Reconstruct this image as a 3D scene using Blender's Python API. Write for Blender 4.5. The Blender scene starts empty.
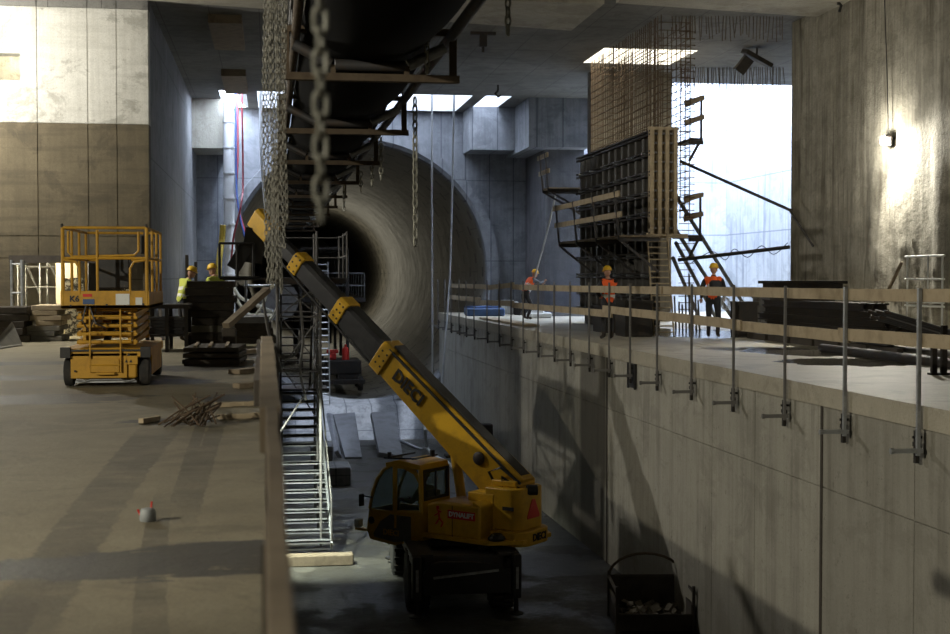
import bpy, math, random
from mathutils import Vector, Matrix, Euler
R = math.radians
rnd = random.Random(7)
sc = bpy.context.scene
col = sc.collection

# ------------------------------------------------------------------ camera
F = 1350.0
YAW = math.atan(203 / F); PITCH = math.atan(41 / F)
CAM = Vector((0, 0, 1.5))
CR = Euler((math.pi / 2 - PITCH, 0, -YAW)).to_matrix()

def at(px, py, X=None, Y=None, Z=None, D=None):
    """a point of the place seen at a pixel, on the plane x=, y= or z= (or at depth D)"""
    d = CR @ Vector(((px - 475) / F, (317 - py) / F, -1))
    if X is not None: t = (X - CAM.x) / d.x
    elif Y is not None: t = (Y - CAM.y) / d.y
    elif Z is not None: t = (Z - CAM.z) / d.z
    else: t = D
    return CAM + d * t

cd = bpy.data.cameras.new('camera'); cam = bpy.data.objects.new('camera', cd); col.objects.link(cam)
cam.location = CAM; cam.rotation_euler = (math.pi / 2 - PITCH, 0, -YAW)
cd.sensor_width = 36; cd.lens = F / 950 * 36; cd.clip_start = .05; cd.clip_end = 400
cd.dof.use_dof = True; cd.dof.focus_distance = 27; cd.dof.aperture_fstop = 3.4
sc.camera = cam

# ------------------------------------------------------------------ mesh builder
class MB:
    def __init__(s): s.v = []; s.f = []; s.mi = []; s.cuts = []
    def add(s, vs, fs, m=0):
        b = len(s.v); s.cuts.append((b, len(s.f))); s.v += [Vector(p) for p in vs]
        s.f += [tuple(b + i for i in q) for q in fs]; s.mi += [m] * len(fs); return s
    def box(s, x0, x1, y0, y1, z0, z1, m=0):
        vs = [(x, y, z) for x in (x0, x1) for y in (y0, y1) for z in (z0, z1)]
        return s.add(vs, [(0, 1, 3, 2), (4, 6, 7, 5), (0, 4, 5, 1), (2, 3, 7, 6), (0, 2, 6, 4), (1, 5, 7, 3)], m)
    def cbox(s, c, sz, rot=None, m=0, ch=0):
        hx, hy, hz = sz[0] / 2, sz[1] / 2, sz[2] / 2
        c = Vector(c); M = rot if rot is not None else Matrix.Identity(3)
        if ch:                                   # chamfered box
            poly = [(-hx + ch, -hy), (hx - ch, -hy), (hx, -hy + ch), (hx, hy - ch), (hx - ch, hy), (-hx + ch, hy), (-hx, hy - ch), (-hx, -hy + ch)]
            vs = []
            for z, k in ((-hz, ch), (-hz + ch, 0), (hz - ch, 0), (hz, ch)):
                for x, y in poly:
                    vs.append(c + M @ Vector((x * (1 - k / hx), y * (1 - k / hy), z)))
            fs = [tuple(range(7, -1, -1)), tuple(range(24, 32))]
            for r in range(3):
                for i in range(8):
                    j = (i + 1) % 8; fs.append((r * 8 + i, r * 8 + j, r * 8 + 8 + j, r * 8 + 8 + i))
            return s.add(vs, fs, m)
        vs = [c + M @ Vector((x, y, z)) for x in (-hx, hx) for y in (-hy, hy) for z in (-hz, hz)]
        return s.add(vs, [(0, 1, 3, 2), (4, 6, 7, 5), (0, 4, 5, 1), (2, 3, 7, 6), (0, 2, 6, 4), (1, 5, 7, 3)], m)
    def frame(s, p0, p1, up=(0, 0, 1)):
        d = (Vector(p1) - Vector(p0)).normalized(); u = Vector(up)
        if abs(d.dot(u)) > .99: u = Vector((0, 1, 0))
        x = d.cross(u).normalized(); z = x.cross(d).normalized()
        return d, x, z
    def bar(s, p0, p1, w, h, up=(0, 0, 1), w1=None, h1=None, m=0):
        p0, p1 = Vector(p0), Vector(p1); d, x, z = s.frame(p0, p1, up)
        w1 = w if w1 is None else w1; h1 = h if h1 is None else h1
        vs = [p0 + x * a * w / 2 + z * b * h / 2 for a, b in ((-1, -1), (1, -1), (1, 1), (-1, 1))]
        vs += [p1 + x * a * w1 / 2 + z * b * h1 / 2 for a, b in ((-1, -1), (1, -1), (1, 1), (-1, 1))]
        return s.add(vs, [(3, 2, 1, 0), (4, 5, 6, 7), (0, 1, 5, 4), (1, 2, 6, 5), (2, 3, 7, 6), (3, 0, 4, 7)], m)
    def tube(s, p0, p1, r, n=8, r1=None, m=0, cap=True):
        p0, p1 = Vector(p0), Vector(p1); d, x, z = s.frame(p0, p1); r1 = r if r1 is None else r1
        vs = []
        for p, q in ((p0, r), (p1, r1)):
            for i in range(n):
                a = 2 * math.pi * i / n; vs.append(p + x * math.cos(a) * q + z * math.sin(a) * q)
        fs = [(i, (i + 1) % n, n + (i + 1) % n, n + i) for i in range(n)]
        if cap: fs += [tuple(range(n - 1, -1, -1)), tuple(range(n, 2 * n))]
        return s.add(vs, fs, m)
    def path(s, pts, r, n=8, m=0, closed=False):
        pts = [Vector(p) for p in pts]; k = len(pts); vs = []; px = None
        for i, p in enumerate(pts):
            a = pts[(i - 1) % k] if (i or closed) else p; b = pts[(i + 1) % k] if (i < k - 1 or closed) else p
            d = (b - a).normalized()
            if px is None:
                u = Vector((0, 0, 1)) if abs(d.z) < .9 else Vector((0, 1, 0)); x = d.cross(u).normalized()
            else: x = (px - d * px.dot(d)).normalized()
            px = x; z = x.cross(d)
            rr = r[i] if isinstance(r, (list, tuple)) else r
            for j in range(n):
                t = 2 * math.pi * j / n; vs.append(p + x * math.cos(t) * rr + z * math.sin(t) * rr)
        fs = []
        for i in range(k if closed else k - 1):
            i2 = (i + 1) % k
            for j in range(n):
                j2 = (j + 1) % n; fs.append((i * n + j, i * n + j2, i2 * n + j2, i2 * n + j))
        if not closed: fs += [tuple(range(n - 1, -1, -1)), tuple((k - 1) * n + j for j in range(n))]
        return s.add(vs, fs, m)
    def prism(s, poly, fn, d0, d1, m=0):
        """poly of (u,v) carried by fn(u,v,d) between d0 and d1"""
        n = len(poly)
        vs = [fn(u, v, d0) for u, v in poly] + [fn(u, v, d1) for u, v in poly]
        fs = [tuple(range(n - 1, -1, -1)), tuple(range(n, 2 * n))] + [(i, (i + 1) % n, n + (i + 1) % n, n + i) for i in range(n)]
        return s.add(vs, fs, m)
    def lathe(s, prof, c=(0, 0, 0), n=20, axis='z', m=0):
        c = Vector(c); vs = []
        for r, h in prof:
            for i in range(n):
                a = 2 * math.pi * i / n; x, y = r * math.cos(a), r * math.sin(a)
                vs.append(c + Vector({'z': (x, y, h), 'x': (h, x, y), 'y': (x, h, y)}[axis]))
        fs = []
        for k in range(len(prof) - 1):
            for i in range(n):
                j = (i + 1) % n; fs.append((k * n + i, k * n + j, k * n + n + j, k * n + n + i))
        fs += [tuple(range(n - 1, -1, -1)), tuple((len(prof) - 1) * n + i for i in range(n))]
        return s.add(vs, fs, m)
    def ell(s, c, rad, n=12, k=8, rot=None, m=0):
        c = Vector(c); M = rot or Matrix.Identity(3); vs = []
        for a in range(k + 1):
            t = math.pi * a / k
            for i in range(n):
                p = 2 * math.pi * i / n
                vs.append(c + M @ Vector((rad[0] * math.sin(t) * math.cos(p), rad[1] * math.sin(t) * math.sin(p), rad[2] * math.cos(t))))
        fs = [(a * n + i, a * n + n + i, a * n + n + (i + 1) % n, a * n + (i + 1) % n) for a in range(k) for i in range(n)]
        return s.add(vs, fs, m)
    def xf(s, Mx):
        s.v = [Mx @ p for p in s.v]; return s
    def build(s, name, mat, parent=None, smooth=False, bevel=0, local=False, label=None, each=0):
        if each:                                 # every `each` solids become a part of their own
            ends = s.cuts + [(len(s.v), len(s.f))]; out = []
            for i in range(0, len(s.cuts), each):
                (v0, f0), (v1, f1) = s.cuts[i], ends[min(i + each, len(s.cuts))]
                q = MB(); q.v = s.v[v0:v1]; q.f = [tuple(k - v0 for k in f) for f in s.f[f0:f1]]; q.mi = s.mi[f0:f1]
                out.append(q.build(name, mat, parent, smooth, bevel, local, label))
            return out
        me = bpy.data.meshes.new(name)
        if parent is None:
            if local: o0 = Vector((0, 0, 0))
            else:
                xs = [p.x for p in s.v]; ys = [p.y for p in s.v]; zs = [p.z for p in s.v]
                o0 = Vector(((min(xs) + max(xs)) / 2, (min(ys) + max(ys)) / 2, min(zs)))
            vs = [p - o0 for p in s.v]
        elif local: vs = s.v
        else:
            Mi = world_of(parent).inverted(); vs = [Mi @ p for p in s.v]
        me.from_pydata([tuple(p) for p in vs], [], s.f)
        mats = mat if isinstance(mat, (list, tuple)) else [mat]
        for m in mats: me.materials.append(m)
        if len(mats) > 1: me.polygons.foreach_set('material_index', s.mi)
        if smooth:
            for p in me.polygons: p.use_smooth = True
            me.set_sharp_from_angle(angle=R(40))
        me.update()
        o = bpy.data.objects.new(name, me); col.objects.link(o)
        if label: o['label'] = label
        if parent is None:
            if not local: o.location = o0
        else: o.parent = parent
        if bevel:
            b = o.modifiers.new('bevel', 'BEVEL'); b.width = bevel; b.segments = 2; b.limit_method = 'ANGLE'
        return o

def world_of(o):
    M = Matrix.LocRotScale(o.location, o.rotation_euler, o.scale)
    return world_of(o.parent) @ M if o.parent else M

def tag(o, label=None, cat=None, group=None, kind=None):
    if label: o['label'] = label
    if cat: o['category'] = cat
    if group: o['group'] = group
    if kind: o['kind'] = kind
    return o
def thing(name, label, cat, loc=(0, 0, 0), rz=0, group=None):
    o = bpy.data.objects.new(name, None); col.objects.link(o); o.empty_display_size = .2
    o.location = loc; o.rotation_euler = (0, 0, rz)
    return tag(o, label, cat, group)
def copy_tree(o, parent=None, label=None, loc=None, rz=None):
    c = o.copy(); col.objects.link(c)
    if parent: c.parent = parent
    if label: c['label'] = label
    if loc is not None: c.location = loc
    if rz is not None: c.rotation_euler = (0, 0, rz)
    for ch in list(o.children): copy_tree(ch, c)
    return c
def struct(mb, name, mat, **k): return tag(mb.build(name, mat, **k), kind='structure')
def lettering(txt, size, p, xdir, ydir, parent, mat, name='lettering', bold=0, label=None, ext=.004, align='CENTER'):
    """letters standing on a surface: p = centre, xdir = reading direction, ydir = up of the letters"""
    cu = bpy.data.curves.new('t', 'FONT'); cu.body = txt; cu.size = size; cu.extrude = ext; cu.offset = bold
    cu.align_x = align; cu.align_y = 'CENTER'; cu.resolution_u = 2
    t = bpy.data.objects.new('t', cu); col.objects.link(t)
    dg = bpy.context.evaluated_depsgraph_get(); me = bpy.data.meshes.new_from_object(t.evaluated_get(dg))
    bpy.data.objects.remove(t); bpy.data.curves.remove(cu)
    x = Vector(xdir).normalized(); y = Vector(ydir).normalized(); z = x.cross(y)
    M = Matrix((x, y, z)).transposed(); Mi = world_of(parent).inverted()
    me.transform(Mi @ (Matrix.Translation(Vector(p)) @ M.to_4x4()))
    me.name = name; me.materials.clear(); me.materials.append(mat)
    o = bpy.data.objects.new(name, me); col.objects.link(o); o.parent = parent
    if label: o['label'] = label
    return o

# ------------------------------------------------------------------ materials
class NT:
    def __init__(s, name):
        s.m = bpy.data.materials.new(name); s.m.use_nodes = True; s.t = s.m.node_tree
        s.b = s.t.nodes['Principled BSDF']
        s.tc = s.t.nodes.new('ShaderNodeTexCoord'); s.geo = s.t.nodes.new('ShaderNodeNewGeometry')
    def n(s, k, **kw):
        o = s.t.nodes.new(k)
        for a, v in kw.items(): setattr(o, a, v)
        return o
    def l(s, a, b): s.t.links.new(a, b)
    def val(s, sock, v):
        if hasattr(v, 'links') or isinstance(v, bpy.types.NodeSocket): s.l(v, sock)
        else: sock.default_value = v
    def math(s, op, a, b=0.0, c=None, clamp=False):
        o = s.n('ShaderNodeMath', operation=op); o.use_clamp = clamp
        s.val(o.inputs[0], a); s.val(o.inputs[1], b)
        if c is not None: s.val(o.inputs[2], c)
        return o.outputs[0]
    def noise(s, co, scale, detail=4, rough=.6, sc=(1, 1, 1), dist=0, loc=(0, 0, 0)):
        mp = s.n('ShaderNodeMapping'); s.l(co, mp.inputs[0]); mp.inputs['Scale'].default_value = sc; mp.inputs['Location'].default_value = loc
        o = s.n('ShaderNodeTexNoise'); s.l(mp.outputs[0], o.inputs[0]); o.inputs['Scale'].default_value = scale
        o.inputs['Detail'].default_value = detail; o.inputs['Roughness'].default_value = rough; o.inputs['Distortion'].default_value = dist
        return o.outputs['Fac']
    def ramp(s, f, lo, hi, a=0.0, b=1.0):
        o = s.n('ShaderNodeMapRange'); s.l(f, o.inputs[0]); o.interpolation_type = 'SMOOTHSTEP'
        for i, v in zip((1, 2, 3, 4), (lo, hi, a, b)): o.inputs[i].default_value = v
        return o.outputs[0]
    def mix(s, f, a, b, blend='MIX'):
        o = s.n('ShaderNodeMix'); o.data_type = 'RGBA'; o.blend_type = blend
        s.val(o.inputs[0], f)
        for i, v in ((6, a), (7, b)):
            if isinstance(v, bpy.types.NodeSocket): s.l(v, o.inputs[i])
            else: o.inputs[i].default_value = (*v, 1) if len(v) == 3 else v
        return o.outputs[2]
    def bump(s, h, strength=.3, dist=.02):
        o = s.n('ShaderNodeBump'); s.l(h, o.inputs['Height']); o.inputs['Strength'].default_value = strength
        o.inputs['Distance'].default_value = dist; s.l(o.outputs[0], s.b.inputs['Normal'])
    def set(s, **k):
        for a, v in k.items():
            i = s.b.inputs[a.replace('_', ' ')]
            if isinstance(v, bpy.types.NodeSocket): s.l(v, i)
            else: i.default_value = (*v, 1) if isinstance(v, tuple) and len(v) == 3 else v
        return s.m

def paint(name, c, rough=.5, metal=0, dirt=.35, dc=(.05, .04, .03), scale=3, bumpy=.05, spec=.5):
    """painted or plain surface with grime of its own"""
    t = NT(name); co = t.tc.outputs['Object']
    n1 = t.noise(co, scale, 6, .65); n2 = t.noise(co, scale * 7, 4, .6, loc=(3, 1, 7))
    g = t.math('MULTIPLY', t.ramp(n1, .42, .72), dirt); g2 = t.math('MULTIPLY', t.ramp(n2, .55, .75), dirt * .7)
    c1 = t.mix(g, c, dc); c2 = t.mix(g2, c1, dc)
    if bumpy: t.bump(n2, bumpy * 4, .004)
    t.set(Base_Color=c2, Roughness=t.math('ADD', rough, t.math('MULTIPLY', n1, .15)), Metallic=metal)
    t.b.inputs['Specular IOR Level'].default_value = spec
    return t.m

def concrete(name, light, dark, stain=(.06, .055, .045), rough=.85, streak=.4, streak_sc=1.0, bump=.4, big=.25, joints=(), spots=.5, extra=None, strata=0, blotch=.3):
    t = NT(name); P = t.geo.outputs['Position']
    a = t.noise(P, big, 5, .6); b = t.noise(P, 2.2, 6, .7); c = t.noise(P, 14, 5, .7)
    f = t.math('ADD', t.math('MULTIPLY', t.ramp(a, .3, .7), .55), t.math('MULTIPLY', t.ramp(b, .3, .7), .45))
    colr = t.mix(f, dark, light)
    colr = t.mix(t.math('MULTIPLY', t.ramp(c, .35, .75), .25), colr, dark)
    sN = t.noise(P, 2.4 * streak_sc, 5, .65, sc=(1, 1, .05)); sG = t.noise(P, .5, 3, .5, loc=(9, 2, 4))
    if streak:
        fl = t.noise(P, 9, 3, .6, sc=(1, 1, .03), loc=(5, 5, 5)); colr = t.mix(t.math('MULTIPLY', t.ramp(fl, .45, .62), streak * .3), colr, stain); fl2 = t.noise(P, 7, 3, .6, sc=(1, 1, .04), loc=(15, 5, 25)); colr = t.mix(t.math('MULTIPLY', t.ramp(fl2, .55, .7), streak * .35), colr, light)
    sf = t.math('MULTIPLY', t.math('MULTIPLY', t.ramp(sN, .48, .66), t.ramp(sG, .35, .62)), streak)
    colr = t.mix(sf, colr, stain)
    if strata:
        st = t.noise(P, 1.3, 4, .6, sc=(.25, .25, 3.2), loc=(4, 4, 4)); colr = t.mix(t.math('MULTIPLY', t.ramp(st, .5, .62), strata), colr, stain)
    bl = t.noise(P, .9, 7, .72, sc=(1, 1, 1.3), loc=(11, 3, 6), dist=.6); colr = t.mix(t.math('MULTIPLY', t.ramp(bl, .5, .6), blotch), colr, stain)
    gr = t.noise(P, 45, 3, .7, loc=(2, 8, 1)); colr = t.mix(t.math('MULTIPLY', t.ramp(gr, .35, .7), .22), colr, stain)
    pt = t.noise(P, 5, 6, .8, loc=(6, 1, 9)); colr = t.mix(t.math('MULTIPLY', t.ramp(pt, .6, .68), spots * .9), colr, stain)
    sp = t.noise(P, 26, 2, .5, loc=(1, 5, 2)); colr = t.mix(t.math('MULTIPLY', t.ramp(sp, .68, .74), spots), colr, stain)
    rr = rough
    sep = t.n('ShaderNodeSeparateXYZ'); t.l(P, sep.inputs[0])
    for ax, s_, off, w in joints:
        wob = t.math('MULTIPLY', t.math('SUBTRACT', b, .5), .03)
        m = t.math('LESS_THAN', t.math('MODULO', t.math('ADD', t.math('ADD', sep.outputs[ax], wob), off + 1000 * s_), s_), w)
        colr = t.mix(t.math('MULTIPLY', m, .75), colr, stain)
    if extra: colr, rr = extra(t, sep, colr, rr, a, b, c)
    h = t.math('ADD', t.math('MULTIPLY', b, .7), t.math('MULTIPLY', c, .3)); t.bump(h, bump, .06)
    t.set(Base_Color=colr, Roughness=rr); return t.m

M = {}
M['steel'] = paint('galvanised_steel', (.42, .44, .46), .42, .75, .5, (.12, .11, .1), 6)
M['dsteel'] = paint('dark_steel', (.07, .07, .075), .5, .6, .5, (.1, .06, .03), 5)
M['rust'] = paint('rusty_steel', (.1, .075, .05), .75, .3, .6, (.05, .03, .02), 8)
M['rebar'] = paint('rebar_steel', (.12, .085, .055), .65, .45, .5, (.07, .04, .03), 12)
M['chain'] = paint('chain_steel', (.33, .33, .29), .45, .3, .4, (.12, .1, .06), 20)
M['chaind'] = paint('dull_chain_steel', (.2, .195, .17), .5, .3, .5, (.08, .07, .05), 20)
M['lift'] = paint('lift_orange_paint', (.52, .28, .02), .5, 0, .4, (.12, .07, .02), 4)
M['crane'] = paint('crane_yellow_paint', (.66, .38, .02), .35, 0, .3, (.14, .08, .02), 3)
M['black'] = paint('black_paint', (.012, .012, .013), .45, 0, .3, (.05, .045, .04), 5)
M['rubber'] = paint('rubber', (.02, .02, .02), .8, 0, .5, (.09, .075, .06), 6)
M['belt'] = paint('belt_rubber', (.004, .004, .004), .9, 0, .3, (.009, .008, .007), 2, spec=.04)
M['wood'] = paint('weathered_wood', (.25, .2, .14), .8, 0, .6, (.12, .09, .06), 4)
M['lwood'] = paint('pale_wood', (.42, .34, .23), .8, 0, .45, (.18, .14, .09), 4)
M['dwood'] = paint('dark_wet_wood', (.055, .045, .035), .7, 0, .5, (.02, .018, .015), 5)
M['ply'] = paint('formwork_panel', (.2, .19, .16), .75, 0, .55, (.08, .07, .06), 2)
M['girder'] = paint('grey_girder', (.16, .155, .15), .7, 0, .5, (.05, .045, .04), 4)
M['orange'] = paint('hi_vis_orange', (.95, .13, .02), .7, 0, .15, (.3, .08, .03), 8)
M['hivis'] = paint('hi_vis_yellow', (.5, .55, .08), .7, 0, .15, (.2, .22, .05), 8)
M['tape'] = paint('reflective_tape', (.75, .76, .75), .3, .2, .2)
M['helmet'] = paint('helmet_yellow', (.85, .52, .03), .35, 0, .1)
M['skin'] = paint('skin', (.5, .28, .2), .6, 0, .1, (.3, .15, .1))
M['cloth'] = paint('dark_cloth', (.03, .032, .04), .9, 0, .4, (.07, .06, .05), 9)
M['grey_cloth'] = paint('grey_cloth', (.14, .15, .18), .9, 0, .3, (.07, .06, .05), 9)
M['boot'] = paint('boot_leather', (.03, .022, .016), .7, 0, .3)
M['white'] = paint('white_plastic', (.7, .72, .72), .5, 0, .25, (.3, .28, .25))
M['red'] = paint('red_plastic', (.6, .03, .02), .5, 0, .2)
M['redp'] = paint('red_reflector', (.65, .05, .04), .35, 0, .1)
M['blue'] = paint('blue_hose', (.03, .08, .3), .5, 0, .2)
M['redhose'] = paint('red_hose', (.4, .06, .08), .5, 0, .2)
M['yhose'] = paint('yellow_hose', (.75, .55, .08), .55, 0, .35)
M['duct'] = paint('duct_sheet', (.9, .92, .95), .35, 0, .1)
M['rope'] = paint('rope', (.5, .52, .55), .9, 0, .2)
M['bluep'] = paint('blue_plastic', (.04, .09, .22), .5, 0, .3)
M['bucket'] = paint('grey_canister', (.25, .27, .28), .5, 0, .4)
M['iron'] = paint('black_iron', (.03, .028, .026), .6, .4, .5, (.08, .05, .03), 6)
M['slate'] = paint('grey_slab', (.26, .27, .3), .8, 0, .5, (.12, .12, .13), 1.5)
M['cream'] = paint('cream_board', (.75, .68, .5), .7, 0, .2, (.4, .35, .25), 2)
M['rubble'] = paint('rubble', (.15, .13, .1), .95, 0, .6, (.05, .045, .04), 9, .3)
def glass():
    t = NT('cab_glass'); t.set(Base_Color=(.6, .7, .68), Roughness=.05); t.b.inputs['Transmission Weight'].default_value = .9; t.b.inputs['IOR'].default_value = 1.15
    return t.m
M['glass'] = glass()
def emis(name, c, s):
    t = NT(name); t.set(Base_Color=c, Emission_Color=c, Emission_Strength=s); return t.m
M['lampw'] = emis('lamp_glass_lit', (1, .97, .88), 60)
M['lampc'] = emis('tube_lamp_lit', (1, .98, .85), 14)
def marble():
    t = NT('speckled_panel'); n = t.noise(t.tc.outputs['Object'], 9, 6, .75)
    t.set(Base_Color=t.mix(t.ramp(n, .47, .56), (.05, .05, .05), (.75, .74, .68)), Roughness=.6); return t.m
M['speck'] = marble()
# ------------------------------------------------------------------ the place: levels and planes
ZC = 8.2          # underside of the roof slab
ZP = -4.8         # pit floor
YW = 55.0         # far wall
YF = 33.75        # left front wall
XS = at(149, 200, Y=YF).x            # corner of the side wall
XR = at(919, 405, Z=0).x             # edge of the right slab
XRW = XR + .06                       # face of the pit wall
SLP = (at(440, 313, Z=0).x - XR) / (at(440, 313, Z=0).y - 14.8)   # the slab edge closes in a little towards the tunnel
def sh(y): return SLP * (y - 14.8)
def atR(px, py, dx=0.0):
    x = XR + dx
    for _ in range(12): p = at(px, py, X=x); x = XR + dx + sh(p.y)
    return p
XE = 19.0                            # outer wall of the daylit bay
pc = at(791, 200, Y=34.3); XD = pc.x # diaphragm wall on the right
YD = 34.3

def ell_mask(t, sep, n, cx, cy, rx, ry, ang=0, wob=.6, soft=.12):
    ca, sa = math.cos(ang), math.sin(ang)
    dx = t.math('SUBTRACT', sep.outputs[0], cx); dy = t.math('SUBTRACT', sep.outputs[1], cy)
    u = t.math('DIVIDE', t.math('ADD', t.math('MULTIPLY', dx, ca), t.math('MULTIPLY', dy, sa)), rx)
    v = t.math('DIVIDE', t.math('SUBTRACT', t.math('MULTIPLY', dy, ca), t.math('MULTIPLY', dx, sa)), ry)
    d = t.math('ADD', t.math('MULTIPLY', u, u), t.math('MULTIPLY', v, v))
    d = t.math('ADD', d, t.math('MULTIPLY', t.math('SUBTRACT', n, .5), wob * 4))
    return t.ramp(d, 1 + soft, 1 - soft)

def left_floor_extra(t, sep, c, r, a, b, cc):
    P = t.geo.outputs['Position']
    n = t.noise(P, 3.6, 7, .7, sc=(.6, 1.3, 1), loc=(3, 1, 0)); big = t.noise(P, .8, 3, .5, loc=(8, 1, 0))
    w = None
    for q in ((-.75, 7.15, .95, .34, 0), (-.1, 7.5, .6, .22, -.05), (-2.9, 17.0, 1.3, .7, 0), (-4.5, 24, 1.6, .5, .1), (-1.0, 14.2, .5, .35, 0), (-1.2, 22.5, 1.0, .8, 0), (-3.5, 20.6, 1.5, .5, 0), (-.5, 16.8, .4, .5, 0), (-6, 17.5, 1.5, .4, 0),
              (-1.3, 19.5, .55, .5, 0), (-.4, 25.5, .5, .8, 0), (-3.4, 7.0, 1.4, .28, .05), (-1.5, 5.05, .8, .1, .02), (-.5, 3.9, .5, .05, 0)):
        m = ell_mask(t, sep, n, *q, 1.3, .1); w = m if w is None else t.math('MAXIMUM', w, m)
    # tyre tracks: curved damp bands running away from the camera
    X, Y = sep.outputs[0], sep.outputs[1]; tr = None
    for pts, wd in (((at(158, 634, Z=0), at(163, 520, Z=0), at(170, 492, Z=0)), .05), ((at(140, 634, Z=0), at(152, 520, Z=0), at(160, 492, Z=0)), .035), ((at(30, 590, Z=0), at(90, 505, Z=0), at(158, 420, Z=0)), .13),
                    ((at(70, 560, Z=0), at(118, 490, Z=0), at(178, 420, Z=0)), .14), ((at(196, 485, Z=0), at(208, 450, Z=0), at(224, 410, Z=0)), .09), ((at(184, 480, Z=0), at(196, 440, Z=0), at(206, 410, Z=0)), .06)):
        (x0, y0), (x1, y1), (x2, y2) = [(p.x, p.y) for p in pts]
        # parabola x(y) through the points
        A = ((x2 - x1) / (y2 - y1) - (x1 - x0) / (y1 - y0)) / (y2 - y0); B = (x1 - x0) / (y1 - y0) - A * (y0 + y1); C = x0 - A * y0 * y0 - B * y0
        xc = t.math('ADD', t.math('MULTIPLY', t.math('ADD', t.math('MULTIPLY', Y, A), B), Y), C)
        d = t.math('ADD', t.math('ABSOLUTE', t.math('SUBTRACT', X, xc)), t.math('MULTIPLY', t.math('SUBTRACT', n, .5), wd * 1.2))
        m = t.ramp(d, wd, wd * .8)
        m = t.math('MULTIPLY', m, t.ramp(Y, y2 * 1.1, y2 * .85)); m = t.math('MULTIPLY', m, t.ramp(Y, y0 - 2.2, y0 - .6))
        tr = m if tr is None else t.math('MAXIMUM', tr, m)
    tr = t.math('MULTIPLY', tr, t.math('MULTIPLY', t.ramp(n, .3, .6, .45, 1), t.ramp(big, .35, .6, .5, 1)))
    c = t.mix(t.math('MULTIPLY', tr, .6), c, (.04, .034, .024))
    c = t.mix(t.math('MULTIPLY', w, .88), c, (.022, .019, .012))
    r = t.math('SUBTRACT', r, t.math('MULTIPLY', w, .18)); return c, r
def right_floor_extra(t, sep, c, r, a, b, cc):
    P = t.geo.outputs['Position']; n = t.noise(P, 1.1, 6, .65, loc=(7, 1, 0)); w = None
    for p, rx, ry in ((at(860, 362, Z=0), 1.5, 1.1), (at(800, 352, Z=0), 1.0, 1.3), (at(690, 333, Z=0), 1.6, 3.0), (at(930, 358, Z=0), 1.3, 1.0)):
        m = ell_mask(t, sep, n, p.x, p.y, rx, ry, 0, .7, .1); w = m if w is None else t.math('MAXIMUM', w, m)
    c = t.mix(t.math('MULTIPLY', w, .6), c, (.05, .045, .035)); r = t.math('SUBTRACT', r, t.math('MULTIPLY', w, .68)); return c, r
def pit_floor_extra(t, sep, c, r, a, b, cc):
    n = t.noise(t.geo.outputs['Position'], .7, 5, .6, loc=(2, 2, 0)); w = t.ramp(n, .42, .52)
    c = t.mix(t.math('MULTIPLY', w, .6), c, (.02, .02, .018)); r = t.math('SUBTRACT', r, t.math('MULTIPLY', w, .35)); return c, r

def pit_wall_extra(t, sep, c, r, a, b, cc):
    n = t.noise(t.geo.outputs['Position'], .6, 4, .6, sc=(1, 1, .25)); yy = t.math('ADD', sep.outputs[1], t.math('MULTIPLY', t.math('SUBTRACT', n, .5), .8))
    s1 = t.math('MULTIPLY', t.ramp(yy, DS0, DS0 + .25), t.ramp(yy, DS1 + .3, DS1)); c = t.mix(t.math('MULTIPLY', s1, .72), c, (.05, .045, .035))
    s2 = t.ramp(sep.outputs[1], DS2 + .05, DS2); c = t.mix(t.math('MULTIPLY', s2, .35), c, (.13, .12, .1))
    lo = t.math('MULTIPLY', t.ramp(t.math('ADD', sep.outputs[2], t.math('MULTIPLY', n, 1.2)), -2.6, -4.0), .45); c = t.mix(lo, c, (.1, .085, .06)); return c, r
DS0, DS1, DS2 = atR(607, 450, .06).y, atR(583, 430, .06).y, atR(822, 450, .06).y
C = {}

C = {}
C['floorL'] = concrete('floor_concrete_trodden', (.3, .265, .18), (.18, .155, .1), (.07, .055, .035), .75, 0, bump=.25, spots=.3, extra=left_floor_extra)
C['floorR'] = concrete('floor_concrete_slab', (.5, .46, .37), (.35, .32, .25), (.13, .11, .08), .6, 0, bump=.2, extra=right_floor_extra)
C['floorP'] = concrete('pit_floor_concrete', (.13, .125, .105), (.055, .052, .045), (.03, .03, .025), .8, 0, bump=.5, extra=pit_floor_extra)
C['upper'] = concrete('wall_concrete_grey_pour', (.66, .65, .6), (.48, .47, .42), (.16, .15, .12), .85, .35, bump=.2, spots=.6, strata=.12, blotch=.45)
C['lower'] = concrete('wall_concrete_brown_pour', (.15, .123, .075), (.08, .065, .038), (.05, .04, .025), .85, .45, bump=.2, strata=.35, blotch=.5)
C['side'] = concrete('wall_concrete_side', (.28, .28, .28), (.15, .15, .155), (.06, .06, .06), .85, .6, bump=.3, joints=((1, 1.25, .2, .035), (2, 3.0, 1.6, .03)))
C['back'] = concrete('wall_concrete_back', (.33, .34, .36), (.17, .18, .2), (.06, .065, .08), .85, .5, bump=.3, joints=((0, 1.0, .15, .045), (2, 3.3, 1.2, .03)))
C['bay'] = concrete('wall_concrete_bay', (.6, .63, .68), (.42, .45, .5), (.2, .22, .27), .85, .75, bump=.2, joints=((0, 2.5, .15, .05), (1, 2.5, 1.4, .04), (2, 2.2, 1.2, .05)))
C['cross'] = concrete('wall_concrete_cross', (.26, .235, .19), (.14, .13, .11), (.06, .05, .04), .85, .5)
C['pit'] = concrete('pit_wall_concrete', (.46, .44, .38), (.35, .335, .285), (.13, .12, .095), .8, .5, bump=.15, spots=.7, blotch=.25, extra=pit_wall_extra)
C['ceil'] = concrete('ceiling_concrete', (.24, .235, .215), (.13, .128, .12), (.05, .046, .042), .9, 0, bump=.4, strata=0, joints=((1, 2.5, .4, .03), (0, 1.25, .3, .02)))
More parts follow.
